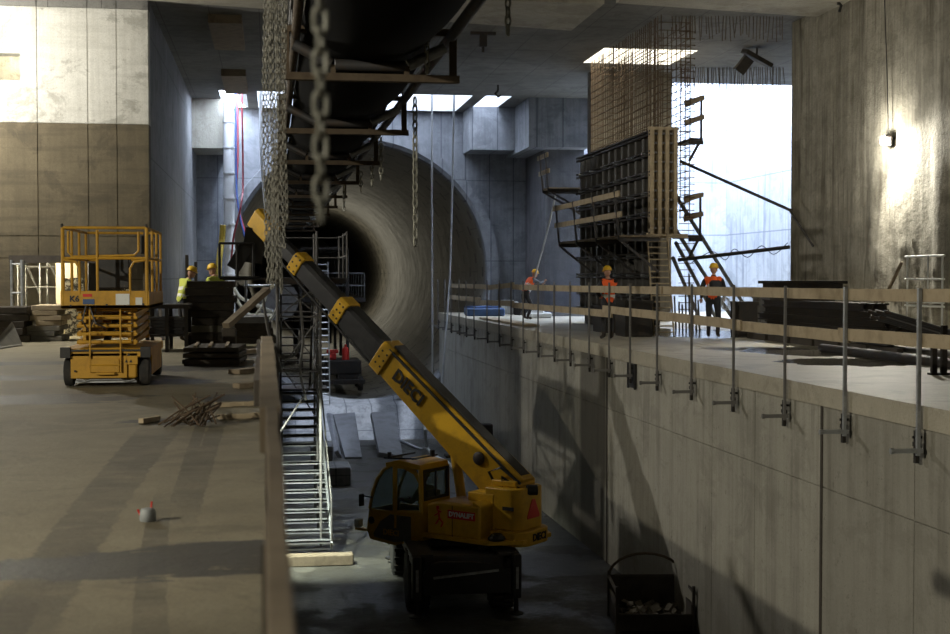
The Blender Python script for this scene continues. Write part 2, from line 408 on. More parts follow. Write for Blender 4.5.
C['pier'] = concrete('pier_concrete_dark', (.15, .15, .16), (.08, .08, .085), (.03, .03, .035), .8, .5)  # pier in darker concrete than the far wall
C['shaft'] = concrete('shaft_concrete_daylit', (.8, .8, .8), (.65, .66, .68), (.4, .4, .42), .85, .3)  # roof concrete made paler in the shafts, strong daylight painted into the colour
C['beam'] = concrete('beam_concrete', (.5, .47, .4), (.36, .34, .28), (.15, .13, .1), .85, .3)
C['dia'] = concrete('diaphragm_wall_concrete', (.44, .41, .34), (.2, .185, .145), (.075, .065, .045), .95, .9, streak_sc=1.3, bump=1.0, spots=.6)
C['lining'] = None

# floors
struct(MB().box(-22, 0, -8, YW, -.6, 0), 'floor', C['floorL'])
struct(MB().prism([(XR + sh(-8), -8), (XE + .5, -8), (XE + .5, YW), (XR + sh(YW), YW)], lambda u, v, d: (u, v, d), -.27, 0), 'floor', C['floorR'])
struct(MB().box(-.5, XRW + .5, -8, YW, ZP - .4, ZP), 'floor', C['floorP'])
# pit wall on the left, under the platform
struct(MB().box(-.35, -.02, -8, YW, ZP, -.6), 'wall_pit_left', C['side'])
# pit wall on the right, cast in panels
def panel_wall(name, us, zs, place, mats, gap=.022, depth=.03, holes=(), back=.4):
    """cast panels with open joints on a backing; place(u, z, d) -> point, d = depth behind the face"""
    m = MB()
    for r in range(len(zs) - 1):
        for c_ in range(len(us) - 1):
            if (c_, r) in holes: continue
            u0, u1, z0, z1 = us[c_] + gap / 2, us[c_ + 1] - gap / 2, zs[r] + gap / 2, zs[r + 1] - gap / 2
            m.prism([(u0, z0), (u1, z0), (u1, z1), (u0, z1)], place, 0, depth, r % len(mats) if len(mats) > 1 else 0)
            U0, U1, Z0, Z1 = us[c_], us[c_ + 1], zs[r], zs[r + 1]
            m.prism([(U0, Z0), (U1, Z0), (U1, Z1), (U0, Z1)], place, depth, back, r % len(mats) if len(mats) > 1 else 0)
    return struct(m, name, mats)
ys = [-8, 6] + [atR(x, 450, .06).y for x in (1000, 915, 822, 755, 712, 672, 607, 563, 530, 508, 490, 474, 462)] + [YW]
zj = atR(640, 420, .06).z
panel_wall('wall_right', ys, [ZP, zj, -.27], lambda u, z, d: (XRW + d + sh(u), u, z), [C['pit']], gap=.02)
ypj = ys[4]
struct(MB().box(XRW - .012 + sh(ypj), XRW + .01 + sh(ypj), ypj - .035, ypj + .035, ZP, -.27), 'trim_1', M['dwood'])
ypk = ys[8]
struct(MB().box(XRW - .012 + sh(ypk), XRW + .01 + sh(ypk), ypk - .05, ypk + .05, ZP, -.27), 'trim_2', M['dwood'])

# left front wall with its door opening and high window hole
us = [-22, -15] + [at(x, 150, Y=YF).x for x in (-40, 37.5, 88, 117, 149)]
zs = [0, at(60, 258, Y=YF).z, at(60, 236, Y=YF).z, at(60, 123, Y=YF).z, at(60, 7, Y=YF).z, ZC + .1]
xa, xb = at(10, 300, Y=YF).x, at(143, 300, Y=YF).x
m = MB(); gap = .02
wx0, wx1 = at(-30, 60, Y=YF).x, at(20, 60, Y=YF).x; wz0, wz1 = at(5, 80, Y=YF).z, at(5, 53, Y=YF).z
def rects_minus(u0, u1, z0, z1, h):
    hx0, hx1, hz0, hz1 = h
    if hx1 <= u0 or hx0 >= u1 or hz1 <= z0 or hz0 >= z1: return [(u0, u1, z0, z1)]
    out = []
    a, b = max(u0, hx0), min(u1, hx1); c_, d_ = max(z0, hz0), min(z1, hz1)
    if a > u0: out.append((u0, a, z0, z1))
    if b < u1: out.append((b, u1, z0, z1))
    if c_ > z0: out.append((a, b, z0, c_))
    if d_ < z1: out.append((a, b, d_, z1))
    return out
for r in range(5):
    for c_ in range(len(us) - 1):
        mi = 1 if r < 3 else (0 if r < 4 else 2)
        rs = []
        for q in rects_minus(us[c_] + gap / 2, us[c_ + 1] - gap / 2, zs[r] + (gap / 2 if r else 0), zs[r + 1] - gap / 2, (xa, xb, -1, zs[1])): rs += rects_minus(*q, (wx0, wx1, wz0, wz1))
        for u0, u1, z0, z1 in rs: m.box(u0, u1, YF + .015, YF + .03, z0, z1, mi)
        rs = []
        for q in rects_minus(us[c_], us[c_ + 1], zs[r], zs[r + 1], (xa, xb, -1, zs[1])): rs += rects_minus(*q, (wx0, wx1, wz0, wz1))
        for u0, u1, z0, z1 in rs: m.box(u0, u1, YF + .03, YF + .5, z0, z1, mi)
struct(m, 'wall_front', [C['upper'], C['lower'], C['ceil']])
# room behind the opening
m = MB(); m.box(-15, XS - .5, YF + 9, YF + 9.3, 0, 4); m.box(-15.3, -15, YF + .5, YF + 9.3, 0, 4); m.box(-15.3, XS - .5, YF + .5, YF + 9.3, 2.5, 2.8)
struct(m, 'wall_room', C['beam'])
# small room behind the high window hole
m = MB(); m.box(wx0 - .6, wx1 + .6, YF + 2.4, YF + 2.6, wz0 - .6, wz1 + .6); m.box(wx0 - .6, wx1 + .6, YF + .5, YF + 2.6, wz0 - .8, wz0 - .6); m.box(wx0 - .6, wx1 + .6, YF + .5, YF + 2.6, wz1 + .6, wz1 + .8)
m.box(wx0 - .8, wx0 - .6, YF + .5, YF + 2.6, wz0 - .8, wz1 + .8); m.box(wx1 + .6, wx1 + .8, YF + .5, YF + 2.6, wz0 - .8, wz1 + .8)
struct(m, 'wall_niche', C['upper'])
# side wall of the passage
struct(MB().box(XS - .5, XS, YF + .5, YW, 0, ZC), 'wall_left', C['side'])
struct(MB().box(-22.5, -22, -8, YF + .5, 0, ZC), 'wall_far_left', C['side'])
struct(MB().box(-22.5, XE + .5, -8.4, -8, ZP, ZC), 'wall_near', C['side'])

# roof slab with skylight shafts (each rect: x0, x1, y0, y1)
SH = 1.7
def skyr(pxa, pxb, y0, y1): return [at(pxa, 100, Z=ZC).x if 0 else (pxa), pxb, y0, y1]
ya, yb = at(300, 92, Z=ZC).y, YW - .35
def xa_(px, py): return at(px, py, Z=ZC).x
holes = [(at(219, 92, Y=ya).x, at(246, 92, Y=ya).x, ya, yb), (at(257, 92, Y=ya).x, at(298, 92, Y=ya).x, ya, yb),
         (at(376, 95, Y=ya).x, at(473, 95, Y=ya).x, ya, yb), (at(486, 95, Y=ya).x, at(512, 95, Y=ya).x, ya, yb),
         (9.7, at(699, 50, Z=ZC).x, at(640, 64, Z=ZC).y, at(640, 49, Z=ZC).y)]
hb = holes[-1]; holes[-1] = (hb[0], hb[1], min(hb[2], hb[3]), max(hb[2], hb[3]))
yq = at(730, 84, Z=ZC).y
holes.append((at(672, 84, Z=ZC).x, XE + .5, yq, YW + .5))
def slab(holes, x0, x1, y0, y1, z0, z1):
    xs = sorted({x0, x1, *[h[0] for h in holes], *[h[1] for h in holes]}); yy = sorted({y0, y1, *[h[2] for h in holes], *[h[3] for h in holes]})
    m = MB()
    nx, ny = len(xs) - 1, len(yy) - 1
    solid = lambda i, j: 0 <= i < nx and 0 <= j < ny and not any(h[0] - 1e-6 <= xs[i] and xs[i + 1] <= h[1] + 1e-6 and h[2] - 1e-6 <= yy[j] and yy[j + 1] <= h[3] + 1e-6 for h in holes)
    for i in range(nx):
        for j in range(ny):
            if not solid(i, j): continue
            a, b, c_, d = xs[i], xs[i + 1], yy[j], yy[j + 1]
            m.add([(a, c_, z0), (b, c_, z0), (b, d, z0), (a, d, z0)], [(3, 2, 1, 0)]); m.add([(a, c_, z1), (b, c_, z1), (b, d, z1), (a, d, z1)], [(0, 1, 2, 3)])
            for (di, dj, q) in ((-1, 0, ((a, d), (a, c_))), (1, 0, ((b, c_), (b, d))), (0, -1, ((a, c_), (b, c_))), (0, 1, ((b, d), (a, d)))):
                if not solid(i + di, j + dj):
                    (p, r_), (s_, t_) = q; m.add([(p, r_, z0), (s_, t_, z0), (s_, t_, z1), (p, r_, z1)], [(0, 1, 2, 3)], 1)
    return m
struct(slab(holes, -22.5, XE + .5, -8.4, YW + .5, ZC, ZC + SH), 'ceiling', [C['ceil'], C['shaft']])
# lighter beam along the near edge of the roof slab
y0 = at(300, 2, Z=ZC - .12).y
bm = MB()
pA, pB = at(150, 0, Z=ZC - .1), at(320, 15, Z=ZC - .1)
bm.add([(XS - 4, pA.y - 1.2, ZC - .1), (8, pA.y - 1.2, ZC - .1), (8, pB.y + 1.2, ZC - .1), (XS, pA.y + .05, ZC - .1), (XS - 4, pA.y, ZC - .1)] + [(XS - 4, pA.y - 1.2, ZC), (8, pA.y - 1.2, ZC), (8, pB.y + 1.2, ZC), (XS, pA.y + .05, ZC), (XS - 4, pA.y, ZC)],
       [(4, 3, 2, 1, 0), (5, 6, 7, 8, 9), (0, 1, 6, 5), (1, 2, 7, 6), (2, 3, 8, 7), (3, 4, 9, 8), (4, 0, 5, 9)])
struct(bm, 'trim_3', C['beam'])
pA, pB = at(500, 4, Z=ZC - .15), at(800, 17, Z=ZC - .15)
bm = MB(); y1 = pB.y
bm.add([(8.2, 27, ZC - .15), (XD + .3, 27, ZC - .15), (XD + .3, y1, ZC - .15), (8.2, y1 - 1.0, ZC - .15), (8.2, 27, ZC), (XD + .3, 27, ZC), (XD + .3, y1, ZC), (8.2, y1 - 1.0, ZC)],
       [(3, 2, 1, 0), (4, 5, 6, 7), (0, 1, 5, 4), (1, 2, 6, 5), (2, 3, 7, 6), (3, 0, 4, 7)])
struct(bm, 'trim_4', C['beam'])

# far wall with the round tunnel portal
tc = at(360, 272, Y=YW); TX, TZ = tc.x, tc.z
TR = (at(488, 272, Y=YW).x - at(230, 272, Y=YW).x) / 2
def portal_wall(y0, y1, x0, x1, z0, z1, r, N=96):
    m = MB(); F_, B_ = [], []
    vs = []
    for i in range(N):
        a = 2 * math.pi * i / N; ca, sa = math.cos(a), math.sin(a)
        k = min(((x1 - TX) if ca > 0 else (x0 - TX)) / ca if abs(ca) > 1e-6 else 1e9, ((z1 - TZ) if sa > 0 else (z0 - TZ)) / sa if abs(sa) > 1e-6 else 1e9)
        vs.append((TX + r * ca, y0, TZ + r * sa)); vs.append((TX + k * ca, y0, TZ + k * sa)); vs.append((TX + r * ca, y1, TZ + r * sa))
    fs = []
    for i in range(N):
        j = (i + 1) % N; fs.append((3 * i, 3 * i + 1, 3 * j + 1, 3 * j)); fs.append((3 * i, 3 * j, 3 * j + 2, 3 * i + 2))
    # corners
    m.add(vs, fs)
    for cx in (x0, x1):
        for cz in (z0, z1):
            ang = math.atan2(cz - TZ, cx - TX) % (2 * math.pi); i = int(ang / (2 * math.pi) * N); j = (i + 1) % N
            m.add([vs[3 * i + 1], (cx, y0, cz), vs[3 * j + 1]], [(0, 1, 2)])
    return m
struct(portal_wall(YW, YW + .8, XS - .5, at(540, 272, Y=YW).x, ZP - .3, ZC + SH, TR), 'wall_back', C['back'])
xx = at(540, 272, Y=YW).x
struct(MB().box(xx, XE + .5, YW, YW + .4, -.3, ZC + SH + 3), 'wall_bay', C['bay'])
struct(MB().box(XRW + .4, XRW + .5, YW, YW + .4, ZP, 0), 'wall_bay', C['bay'])
struct(MB().box(XE, XE + .5, -8, YW + .4, 0, ZC + SH + 3), 'wall_bay_right', C['bay'])
# tunnel lining: rings of segments with dark joints, bolt pockets
def lining_mat():
    t = NT('tunnel_lining'); P = t.geo.outputs['Position']; sep = t.n('ShaderNodeSeparateXYZ'); t.l(P, sep.inputs[0])
    n = t.noise(P, .8, 5, .6); n2 = t.noise(P, 6, 4, .6)
    Y = sep.outputs[1]
    ringid = t.math('FLOOR', t.math('DIVIDE', Y, 1.8)); dx = t.math('SUBTRACT', sep.outputs[0], TX); dz = t.math('SUBTRACT', sep.outputs[2], TZ)
    ang = t.math('ADD', t.math('DIVIDE', t.math('ARCTAN2', dz, dx), 2 * math.pi), t.math('MULTIPLY', t.math('MODULO', ringid, 2), .055))
    fy = t.math('MODULO', Y, 1.8); fa = t.math('MODULO', t.math('ADD', t.math('MULTIPLY', ang, 9), 9), 1)
    j = t.math('MAXIMUM', t.math('LESS_THAN', fy, .05), t.math('LESS_THAN', fa, .012))
    # bolt pockets at ring edges
    fb = t.math('MODULO', t.math('ADD', t.math('MULTIPLY', ang, 27), 27), 1)
    pk = t.math('MULTIPLY', t.math('LESS_THAN', t.math('ABSOLUTE', t.math('SUBTRACT', fb, .5)), .17), t.math('LESS_THAN', t.math('ABSOLUTE', t.math('SUBTRACT', fy, .4)), .2))
    c = t.mix(t.ramp(n, .35, .65), (.09, .085, .072), (.16, .15, .13)); c = t.mix(t.math('MULTIPLY', j, .7), c, (.03, .03, .03)); c = t.mix(t.math('MULTIPLY', pk, .9), c, (.01, .01, .01))
    t.bump(t.math('ADD', n2, t.math('MULTIPLY', j, -1)), .3, .02)
    t.set(Base_Color=c, Roughness=t.math('ADD', .5, t.math('MULTIPLY', n, .2))); t.b.inputs['Specular IOR Level'].default_value = .3; return t.m
C['lining'] = lining_mat()
N = 96; m = MB(); L = YW + 75
yy = [YW + .2] + [YW + .2 + 3.6 * k for k in range(1, 34)]
vs = [(TX + TR * math.cos(2 * math.pi * i / N), y, TZ + TR * math.sin(2 * math.pi * i / N)) for y in yy for i in range(N)]
vs2 = [(TX + (TR + .4) * math.cos(2 * math.pi * i / N), y, TZ + (TR + .4) * math.sin(2 * math.pi * i / N)) for y in yy for i in range(N)]
m.add(vs, [(k * N + i, k * N + (i + 1) % N, k * N + N + (i + 1) % N, k * N + N + i) for k in range(len(yy) - 1) for i in range(N)])
m.add(vs2, [(k * N + i, k * N + N + i, k * N + N + (i + 1) % N, k * N + (i + 1) % N) for k in range(len(yy) - 1) for i in range(N)])
m.add([(TX + TR * math.cos(2 * math.pi * i / N), yy[-1], TZ + TR * math.sin(2 * math.pi * i / N)) for i in range(N)], [tuple(range(N))])
struct(m, 'wall_tunnel', C['lining'], smooth=True)
# portal collar: bevelled ring standing out of the wall
m = MB(); prof = [(TR - .02, YW + .3), (TR - .02, YW - .25), (TR + .12, YW - .4), (TR + .45, YW - .4), (TR + .5, YW + .02)]
vs = [(TX + r * math.cos(2 * math.pi * i / N), y, TZ + r * math.sin(2 * math.pi * i / N)) for r, y in prof for i in range(N)]
m.add(vs, [(k * N + i, k * N + (i + 1) % N, k * N + N + (i + 1) % N, k * N + N + i) for k in range(len(prof) - 1) for i in range(N)])
struct(m, 'trim_5', C['back'], smooth=True)
# invert apron between the portal and the pit floor
m = MB(); zt = TZ - TR + .05
m.add([(0, YW, zt), (XRW + .3, YW, zt), (XRW + .3, YW - 1.6, zt - .1), (0, YW - 1.6, zt - .1), (0, YW - 3.2, ZP), (XRW + .3, YW - 3.2, ZP), (0, YW, ZP), (XRW + .3, YW, ZP)],
      [(0, 3, 2, 1), (3, 4, 5, 2), (0, 6, 4, 3), (1, 2, 5, 7)])
struct(m, 'floor', C['back'])

# downstand boxes under the roof beside the portal
zb = at(500, 150, Y=YW - 2).z
struct(MB().box(at(470, 130, Y=YW - 2).x, at(529, 130, Y=YW - 2).x, YW - 2, YW, zb, ZC), 'trim_6', C['back'])
struct(MB().box(at(529, 130, Y=YW - 5).x, at(590, 130, Y=YW - 5).x, YW - 5, YW, at(550, 147, Y=YW - 5).z, ZC), 'trim_7', C['back'])
struct(MB().box(at(545, 200, Y=YW - 4).x, at(584, 200, Y=YW - 4).x, YW - 4, YW, 0, at(550, 147, Y=YW - 5).z), 'wall_pier', C['pier'])
struct(MB().box(XS, at(223, 130, Y=YW - 3).x, YW - 3, YW, at(210, 148, Y=YW - 3).z, ZC - .02), 'trim_8', C['beam'])
# cross wall behind the reinforcement cage
struct(MB().box(10.35, at(672, 100, Y=43.2).x, 43.2, 43.8, 0, ZC), 'wall_cross', C['cross'])
# diaphragm wall on the right: rough cast surface
def rough_wall(x, y0, y1, z0, z1, step, thick=1.0):
    from mathutils import noise as N_
    ny, nz = int((y1 - y0) / step), int((z1 - z0) / step); m = MB(); vs = []
    for j in range(nz + 1):
        for i in range(ny + 1):
            y = y0 + (y1 - y0) * i / ny; z = z0 + (z1 - z0) * j / nz
            d = .10 * N_.noise(Vector((y * .5, z * .12, 3))) + .05 * N_.noise(Vector((y * 2.2, z * .35, 8)))
            low = max(0, min(1, (4.2 - z) / 2)) * max(0, min(1, (31 - y) / 2))
            d += low * (.10 * max(0, N_.noise(Vector((y * 3.1, z * .5, 1)))) + .05 * N_.noise(Vector((y * 6, z * 4, 5))) + .10 * abs(math.sin(y * 2.1)) ** 6)
            if i == ny or i == 0: d = 0
            vs.append((x - d, y, z))
    fs = [(j * (ny + 1) + i, (j + 1) * (ny + 1) + i, (j + 1) * (ny + 1) + i + 1, j * (ny + 1) + i + 1) for j in range(nz) for i in range(ny)]
    m.add(vs, fs); b = len(vs)
    m.add([(x, y0, z0), (x, y1, z0), (x, y1, z1), (x, y0, z1), (x + thick, y0, z0), (x + thick, y1, z0), (x + thick, y1, z1), (x + thick, y0, z1)],
          [(4, 5, 6, 7), (0, 3, 7, 4), (1, 5, 6, 2), (0, 4, 5, 1), (3, 2, 6, 7)])
    return m
struct(rough_wall(XD, -8, YD, 0, ZC, .13), 'wall_diaphragm', C['dia'], smooth=True)
# ------------------------------------------------------------------ scissor lift
def scissor_lift(loc):
    r = thing('scissor_lift', 'orange folded scissor lift standing on the left platform in front of the doorway', 'scissor lift', loc)
    W, Ln = 1.16, 2.3; L_ = dict(parent=r, local=True)
    m = MB()                                            # chassis with recessed front, wheel arches
    m.cbox((0, Ln / 2, .46), (W, Ln, .12), ch=.015)
    m.cbox((0, Ln / 2, .26), (W - .34, Ln - .06, .3), ch=.02)
    m.box(-W / 2 + .12, W / 2 - .3, .0, .04, .12, .46); m.box(-.22, .18, -.035, .0, .2, .38)
    m.box(W / 2 - .3, W / 2 - .16, 0, .05, .3, .46); m.box(-.12, .12, -.07, -.03, .17, .2)
    m.box(W / 2 - .06, W / 2, .35, Ln - .35, .14, .42); m.box(-W / 2, -W / 2 + .06, .35, Ln - .35, .14, .42)
    m.build('chassis', M['lift'], bevel=.006, **L_)
    m = MB(); m.box(-W / 2 - .01, -W / 2 + .12, -.05, .05, .4, .54); m.box(W / 2 - .12, W / 2 + .01, -.05, .05, .4, .54); m.box(-W / 2 + .1, W / 2 - .1, -.03, .02, .485, .51); m.build('bumper', M['black'], **L_)
    m = MB(); m.path([(-.38, -.02, .1), (-.3, -.02, .07), (-.2, -.02, .1), (.2, -.02, .1), (.28, -.02, .07), (.38, -.02, .1)], .012, 6); m.box(-.4, .4, 0, .04, .06, .09); m.build('pothole_guard', M['steel'], **L_)
    for x in (-W / 2 + .08, W / 2 - .08):
        for y in (.22, Ln - .22):
            wl = MB().lathe([(.0, -.07), (.15, -.07), (.19, -.055), (.2, 0), (.19, .055), (.15, .07), (0, .07)], (x, y, .2), 24, 'x').build('wheel', M['rubber'], smooth=True, **L_)
            MB().lathe([(0, -.078), (.07, -.078), (.1, -.072), (.1, .072), (.07, .078), (0, .078)], (x, y, .2), 16, 'x').build('hub', M['dsteel'], wl, smooth=True, local=True)
    # scissor stack: folded pairs of arms each side
    for s_ in (-1, 1):
        m = MB()
        for k in range(4):
            z0 = .58 + k * .118
            a, b = (z0, z0 + .1) if k % 2 else (z0 + .1, z0)
            m.bar((s_ * .36, .18, z0 + .02), (s_ * .36, Ln - .2, z0 + .085), .045, .075); m.bar((s_ * .30, .18, z0 + .085), (s_ * .30, Ln - .2, z0 + .02), .045, .075)
        m.build('scissor_arm', M['lift'], bevel=.004, **L_)
    m = MB()
    for k in range(5): m.tube((-.4, .2, .6 + k * .11), (.4, .2, .6 + k * .11), .026, 10); m.tube((-.4, Ln - .22, .6 + k * .11), (.4, Ln - .22, .6 + k * .11), .026, 10)
    m.build('cross_tube', M['lift'], smooth=True, each=1, **L_)
    MB().tube((-.05, .6, .62), (-.05, 1.6, .85), .05, 12).build('lift_cylinder', M['black'], smooth=True, **L_)
    m = MB(); m.path([(-.25, -.01, 1.1), (-.3, -.03, .9), (-.22, .02, .75), (-.15, .1, .95), (-.12, -.02, 1.1)], .013, 6); m.path([(-.2, -.02, 1.08), (-.12, -.05, .86), (.0, 0, .8)], .012, 6); m.build('control_cable', M['dsteel'], **L_)
    m = MB()                                            # end ladder
    for x in (-.2, .2): m.tube((x, -.03, .2), (x, -.03, 1.05), .014, 6)
    for k in range(4): m.tube((-.2, -.03, .3 + k * .22), (.2, -.03, .3 + k * .22), .014, 6)
    m.build('step_ladder', M['lift'], smooth=True, **L_)
    m = MB(); z0, z1 = 1.06, 1.3                        # deck and toe boards
    m.box(-W / 2, W / 2, -.02, Ln + .02, z0, z0 + .05)
    m.box(-W / 2, W / 2, -.02, .005, z0, z1); m.box(-W / 2, W / 2, Ln, Ln + .02, z0, z1 - .06); m.box(-W / 2, -W / 2 + .02, 0, Ln, z0, z1 - .06); m.box(W / 2 - .02, W / 2, 0, Ln, z0, z1 - .02)
    m.build('platform_deck', M['lift'], bevel=.004, **L_)
    m = MB(); m.box(-.22, .22, 1.0, 1.3, 1.32, 1.78); m.build('load_box', M['black'], bevel=.02, label='black box standing in the basket', **L_)
    m = MB()                                            # guard rails
    rr = .019
    for x in (-W / 2 + .03, W / 2 - .03):
        for y in (0.0, Ln * .36, Ln * .68, Ln): m.tube((x, y, 1.1), (x, y, 2.15), rr + (.006 if y == 0 else 0), 8)
        m.tube((x, 0, 2.15), (x, Ln, 2.15), rr, 8); m.tube((x, 0, 1.74), (x, Ln, 1.74), rr, 8)
    for y in (0.0, Ln):
        m.tube((-W / 2 + .03, y, 2.15), (W / 2 - .03, y, 2.15), rr, 8)
        m.tube((-W / 2 + .03, y, 1.74), (W / 2 - .03, y, 1.74), rr, 8)
    m.tube((-.1, 0, 1.3), (-.1, 0, 2.12), rr, 8)
    m.build('guard_rail', M['lift'], smooth=True, **L_)
    m = MB()
    for x0, s_ in ((-W / 2 + .12, 1), (W / 2 - .12, -1)): m.path([(x0 - s_ * .1, -.01, 1.72), (x0 + s_ * .08, -.01, 1.69), (x0 + s_ * .13, -.01, 1.6), (x0 + s_ * .13, -.01, 1.25)], .017, 8)
    m.path([(-W / 2 + .1, .02, 2.1), (-W / 2 + .1, .02, 1.82), (-W / 2 + .16, .02, 1.76), (W / 2 - .2, .02, 1.78), (W / 2 - .14, .02, 1.84), (W / 2 - .14, .02, 2.1)], .017, 8)
    m.build('entry_hoop', M['lift'], smooth=True, **L_)
    m = MB(); m.box(W / 2 - .12, W / 2 - .03, .1, .28, 1.8, 2.05); m.tube((W / 2 - .075, .19, 2.05), (W / 2 - .075, .19, 2.12), .015, 8); m.build('control_box', M['black'], bevel=.01, **L_)
    m = MB()
    for x, y in ((-W / 2 + .03, 0), (W / 2 - .03, 0)): m.tube((x, y, 2.15), (x - .01, y, 2.2), .018, 8)
    m.build('rail_cap', M['black'], smooth=True, each=1, **L_)
    MB().box(.14, .32, -.028, -.021, 1.11, 1.26).build('notice_plate', M['white'], label='pale notice plate', **L_)
    MB().box(.40, .49, -.028, -.021, 1.11, 1.21).build('notice_plate', M['white'], label='small pale sticker', **L_)
    m = MB(); m.box(-.29, -.17, -.027, -.021, 1.22, 1.26); m.build('notice_plate', M['red'], label='small red sticker', **L_)
    m = MB(); m.box(-.29, -.14, -.027, -.021, 1.12, 1.19); m.build('notice_plate', M['bluep'], label='dark blue sticker', **L_)
    lettering('K6', .11, r.location + Vector((-.40, -.026, 1.19)), (1, 0, 0), (0, 0, 1), r, M['black'], bold=.004)
    m = MB()
    for x, z in ((-.45, 1.1), (.02, 1.11), (.5, 1.12), (-.4, .22)): m.tube((x, -.03, z), (x, -.018, z), .014, 10)
    m.build('bolt', M['black'], each=1, **L_)
    m = MB()
    for x, z in ((.27, .33), (.33, .33), (.3, .42)): m.add([(x - .022, -.004, z), (x + .022, -.004, z), (x, -.004, z + .04), (x - .022, .002, z), (x + .022, .002, z), (x, .002, z + .04)], [(0, 1, 2), (3, 5, 4), (0, 3, 4, 1), (1, 4, 5, 2), (2, 5, 3, 0)])
    m.build('warning_sticker', M['black'], each=1, **L_)
    return r
p = at(106, 387, Z=0); scissor_lift((p.x, p.y, 0))

# ------------------------------------------------------------------ telescopic crane
P0 = at(527, 503, D=25.8); PT = at(303, 266, D=28.9)
hd = PT - P0; ALPHA = math.atan2(-hd.x, hd.y); ELEV = math.atan2(hd.z, math.hypot(hd.x, hd.y))
RT = Matrix.Rotation(ALPHA, 4, 'Z')
TO = P0 - (RT @ Vector((-.1, -1.45, 0))); TO.z = ZP                 # turntable axis on the pit floor
crane = thing('telescopic_handler', 'yellow telescopic boom handler parked in the pit with its boom raised to the left', 'crane', TO)
def cb(mb, name, mat, parent=crane, turret=True, **k):
    mb.xf(RT if turret else Matrix.Translation(Vector((-.32, .25, 0))))
    return mb.xf(Matrix.Translation(TO)).build(name, mat, parent, **k)
CHW, CHL = 2.3, 5.2
chy = 0.3
m = MB()
m.cbox((0, chy, .85), (1.0, CHL - .5, .35), ch=.04); m.cbox((0, chy, 1.12), (1.9, 2.0, .14), ch=.02)
m.cbox((0, chy - CHL / 2 + .5, .95), (1.5, .5, .4), ch=.03); m.cbox((0, chy + CHL / 2 - .5, .95), (1.5, .5, .4), ch=.03)
for s_ in (-1, 1):
    m.bar((s_ * .8, chy - CHL / 2 + .1, 1.18), (s_ * .8, chy + CHL / 2 - .1, 1.18), .4, .06)
    m.bar((s_ * .97, chy - CHL / 2 + .15, 1.1), (s_ * .97, chy + CHL / 2 - .15, 1.1), .03, .2)
cb(m, 'chassis_frame', M['dsteel'], turret=False, bevel=.01)
for s_ in (-1, 1):
    for e in (-1, 1):
        c_ = (s_ * .8, chy + e * 1.55, .56)
        wl = cb(MB().lathe([(.28, -.2), (.5, -.21), (.555, -.17), (.56, 0), (.555, .17), (.5, .21), (.28, .2)], c_, 32, 'x'), 'wheel', M['rubber'], turret=False, smooth=True)
        m = MB()
        for k in range(20):
            a = 2 * math.pi * k / 20
            for q in (-1, 1): m.cbox((c_[0] + q * .1, c_[1] + .565 * math.cos(a + q * .08), c_[2] + .565 * math.sin(a + q * .08)), (.2, .06, .05), Matrix.Rotation(a, 3, 'X'))
        cb(m, 'tread', M['rubber'], wl, turret=False)
        cb(MB().lathe([(0, -.1), (.1, -.16), (.2, -.1), (.29, -.19), (.29, .19), (.2, .1), (.1, .16), (0, .1)], c_, 20, 'x'), 'rim', M['iron'], wl, turret=False, smooth=True)
# rear and front stabiliser beams with plates and jacks
for e in (-1, 1):
    yb_ = chy + e * (CHL / 2)
    m = MB(); m.prism([(-.8, .5), (.8, .5), (.83, .82), (.6, 1.02), (.1, 1.08), (-.5, 1.1), (-.66, 1.06), (-.84, .8)], lambda u, v, d: (u, yb_ + d, v), -.06, .06)
    m.box(-.86, .86, yb_ - .22, yb_ - .07, .62, .8) if e > 0 else m.box(-.86, .86, yb_ + .07, yb_ + .25, .55, .8)
    st = cb(m, 'stabiliser_beam', M['black'], turret=False, bevel=.01)
    if e < 0: cb(MB().bar((-.62, yb_ - .09, .82), (.58, yb_ - .09, .93), .04, .045, (0, 1, 0)), 'handle_bar', M['steel'], st, turret=False, label='pale steel bar across the rear plate')
    for s_ in (-1, 1):
        m = MB(); m.cbox((s_ * .92, yb_, .8), (.17, .22, .8), ch=.02); m.tube((s_ * .92, yb_, .42), (s_ * .92, yb_, .14), .045, 12); m.lathe([(0, 0), (.14, 0), (.14, .03), (.05, .06), (0, .06)], (s_ * .92, yb_, .09), 20)
        jk = cb(m, 'stabiliser_leg', M['black'], turret=False, bevel=.008)
        if e < 0: cb(MB().cbox((s_ * .92, yb_ - .12, .78), (.05, .02, .4)), 'reflector_strip', M['steel'], jk, turret=False)
cb(MB().lathe([(0, 1.17), (.62, 1.17), (.62, 1.3), (0, 1.3)], (0, 0, 0), 36), 'turntable', M['black'], turret=False, smooth=True)
# turret deck
m = MB(); m.prism([(-1.2, .35), (-1.2, -1.3), (-.75, -1.78), (.25, -1.78), (.6, -1.4), (.7, 1.0), (-.1, 1.2), (-.15, .35)], lambda u, v, d: (u, v, d), 1.3, 1.38)
cb(m, 'turret_deck', M['crane'], bevel=.01)
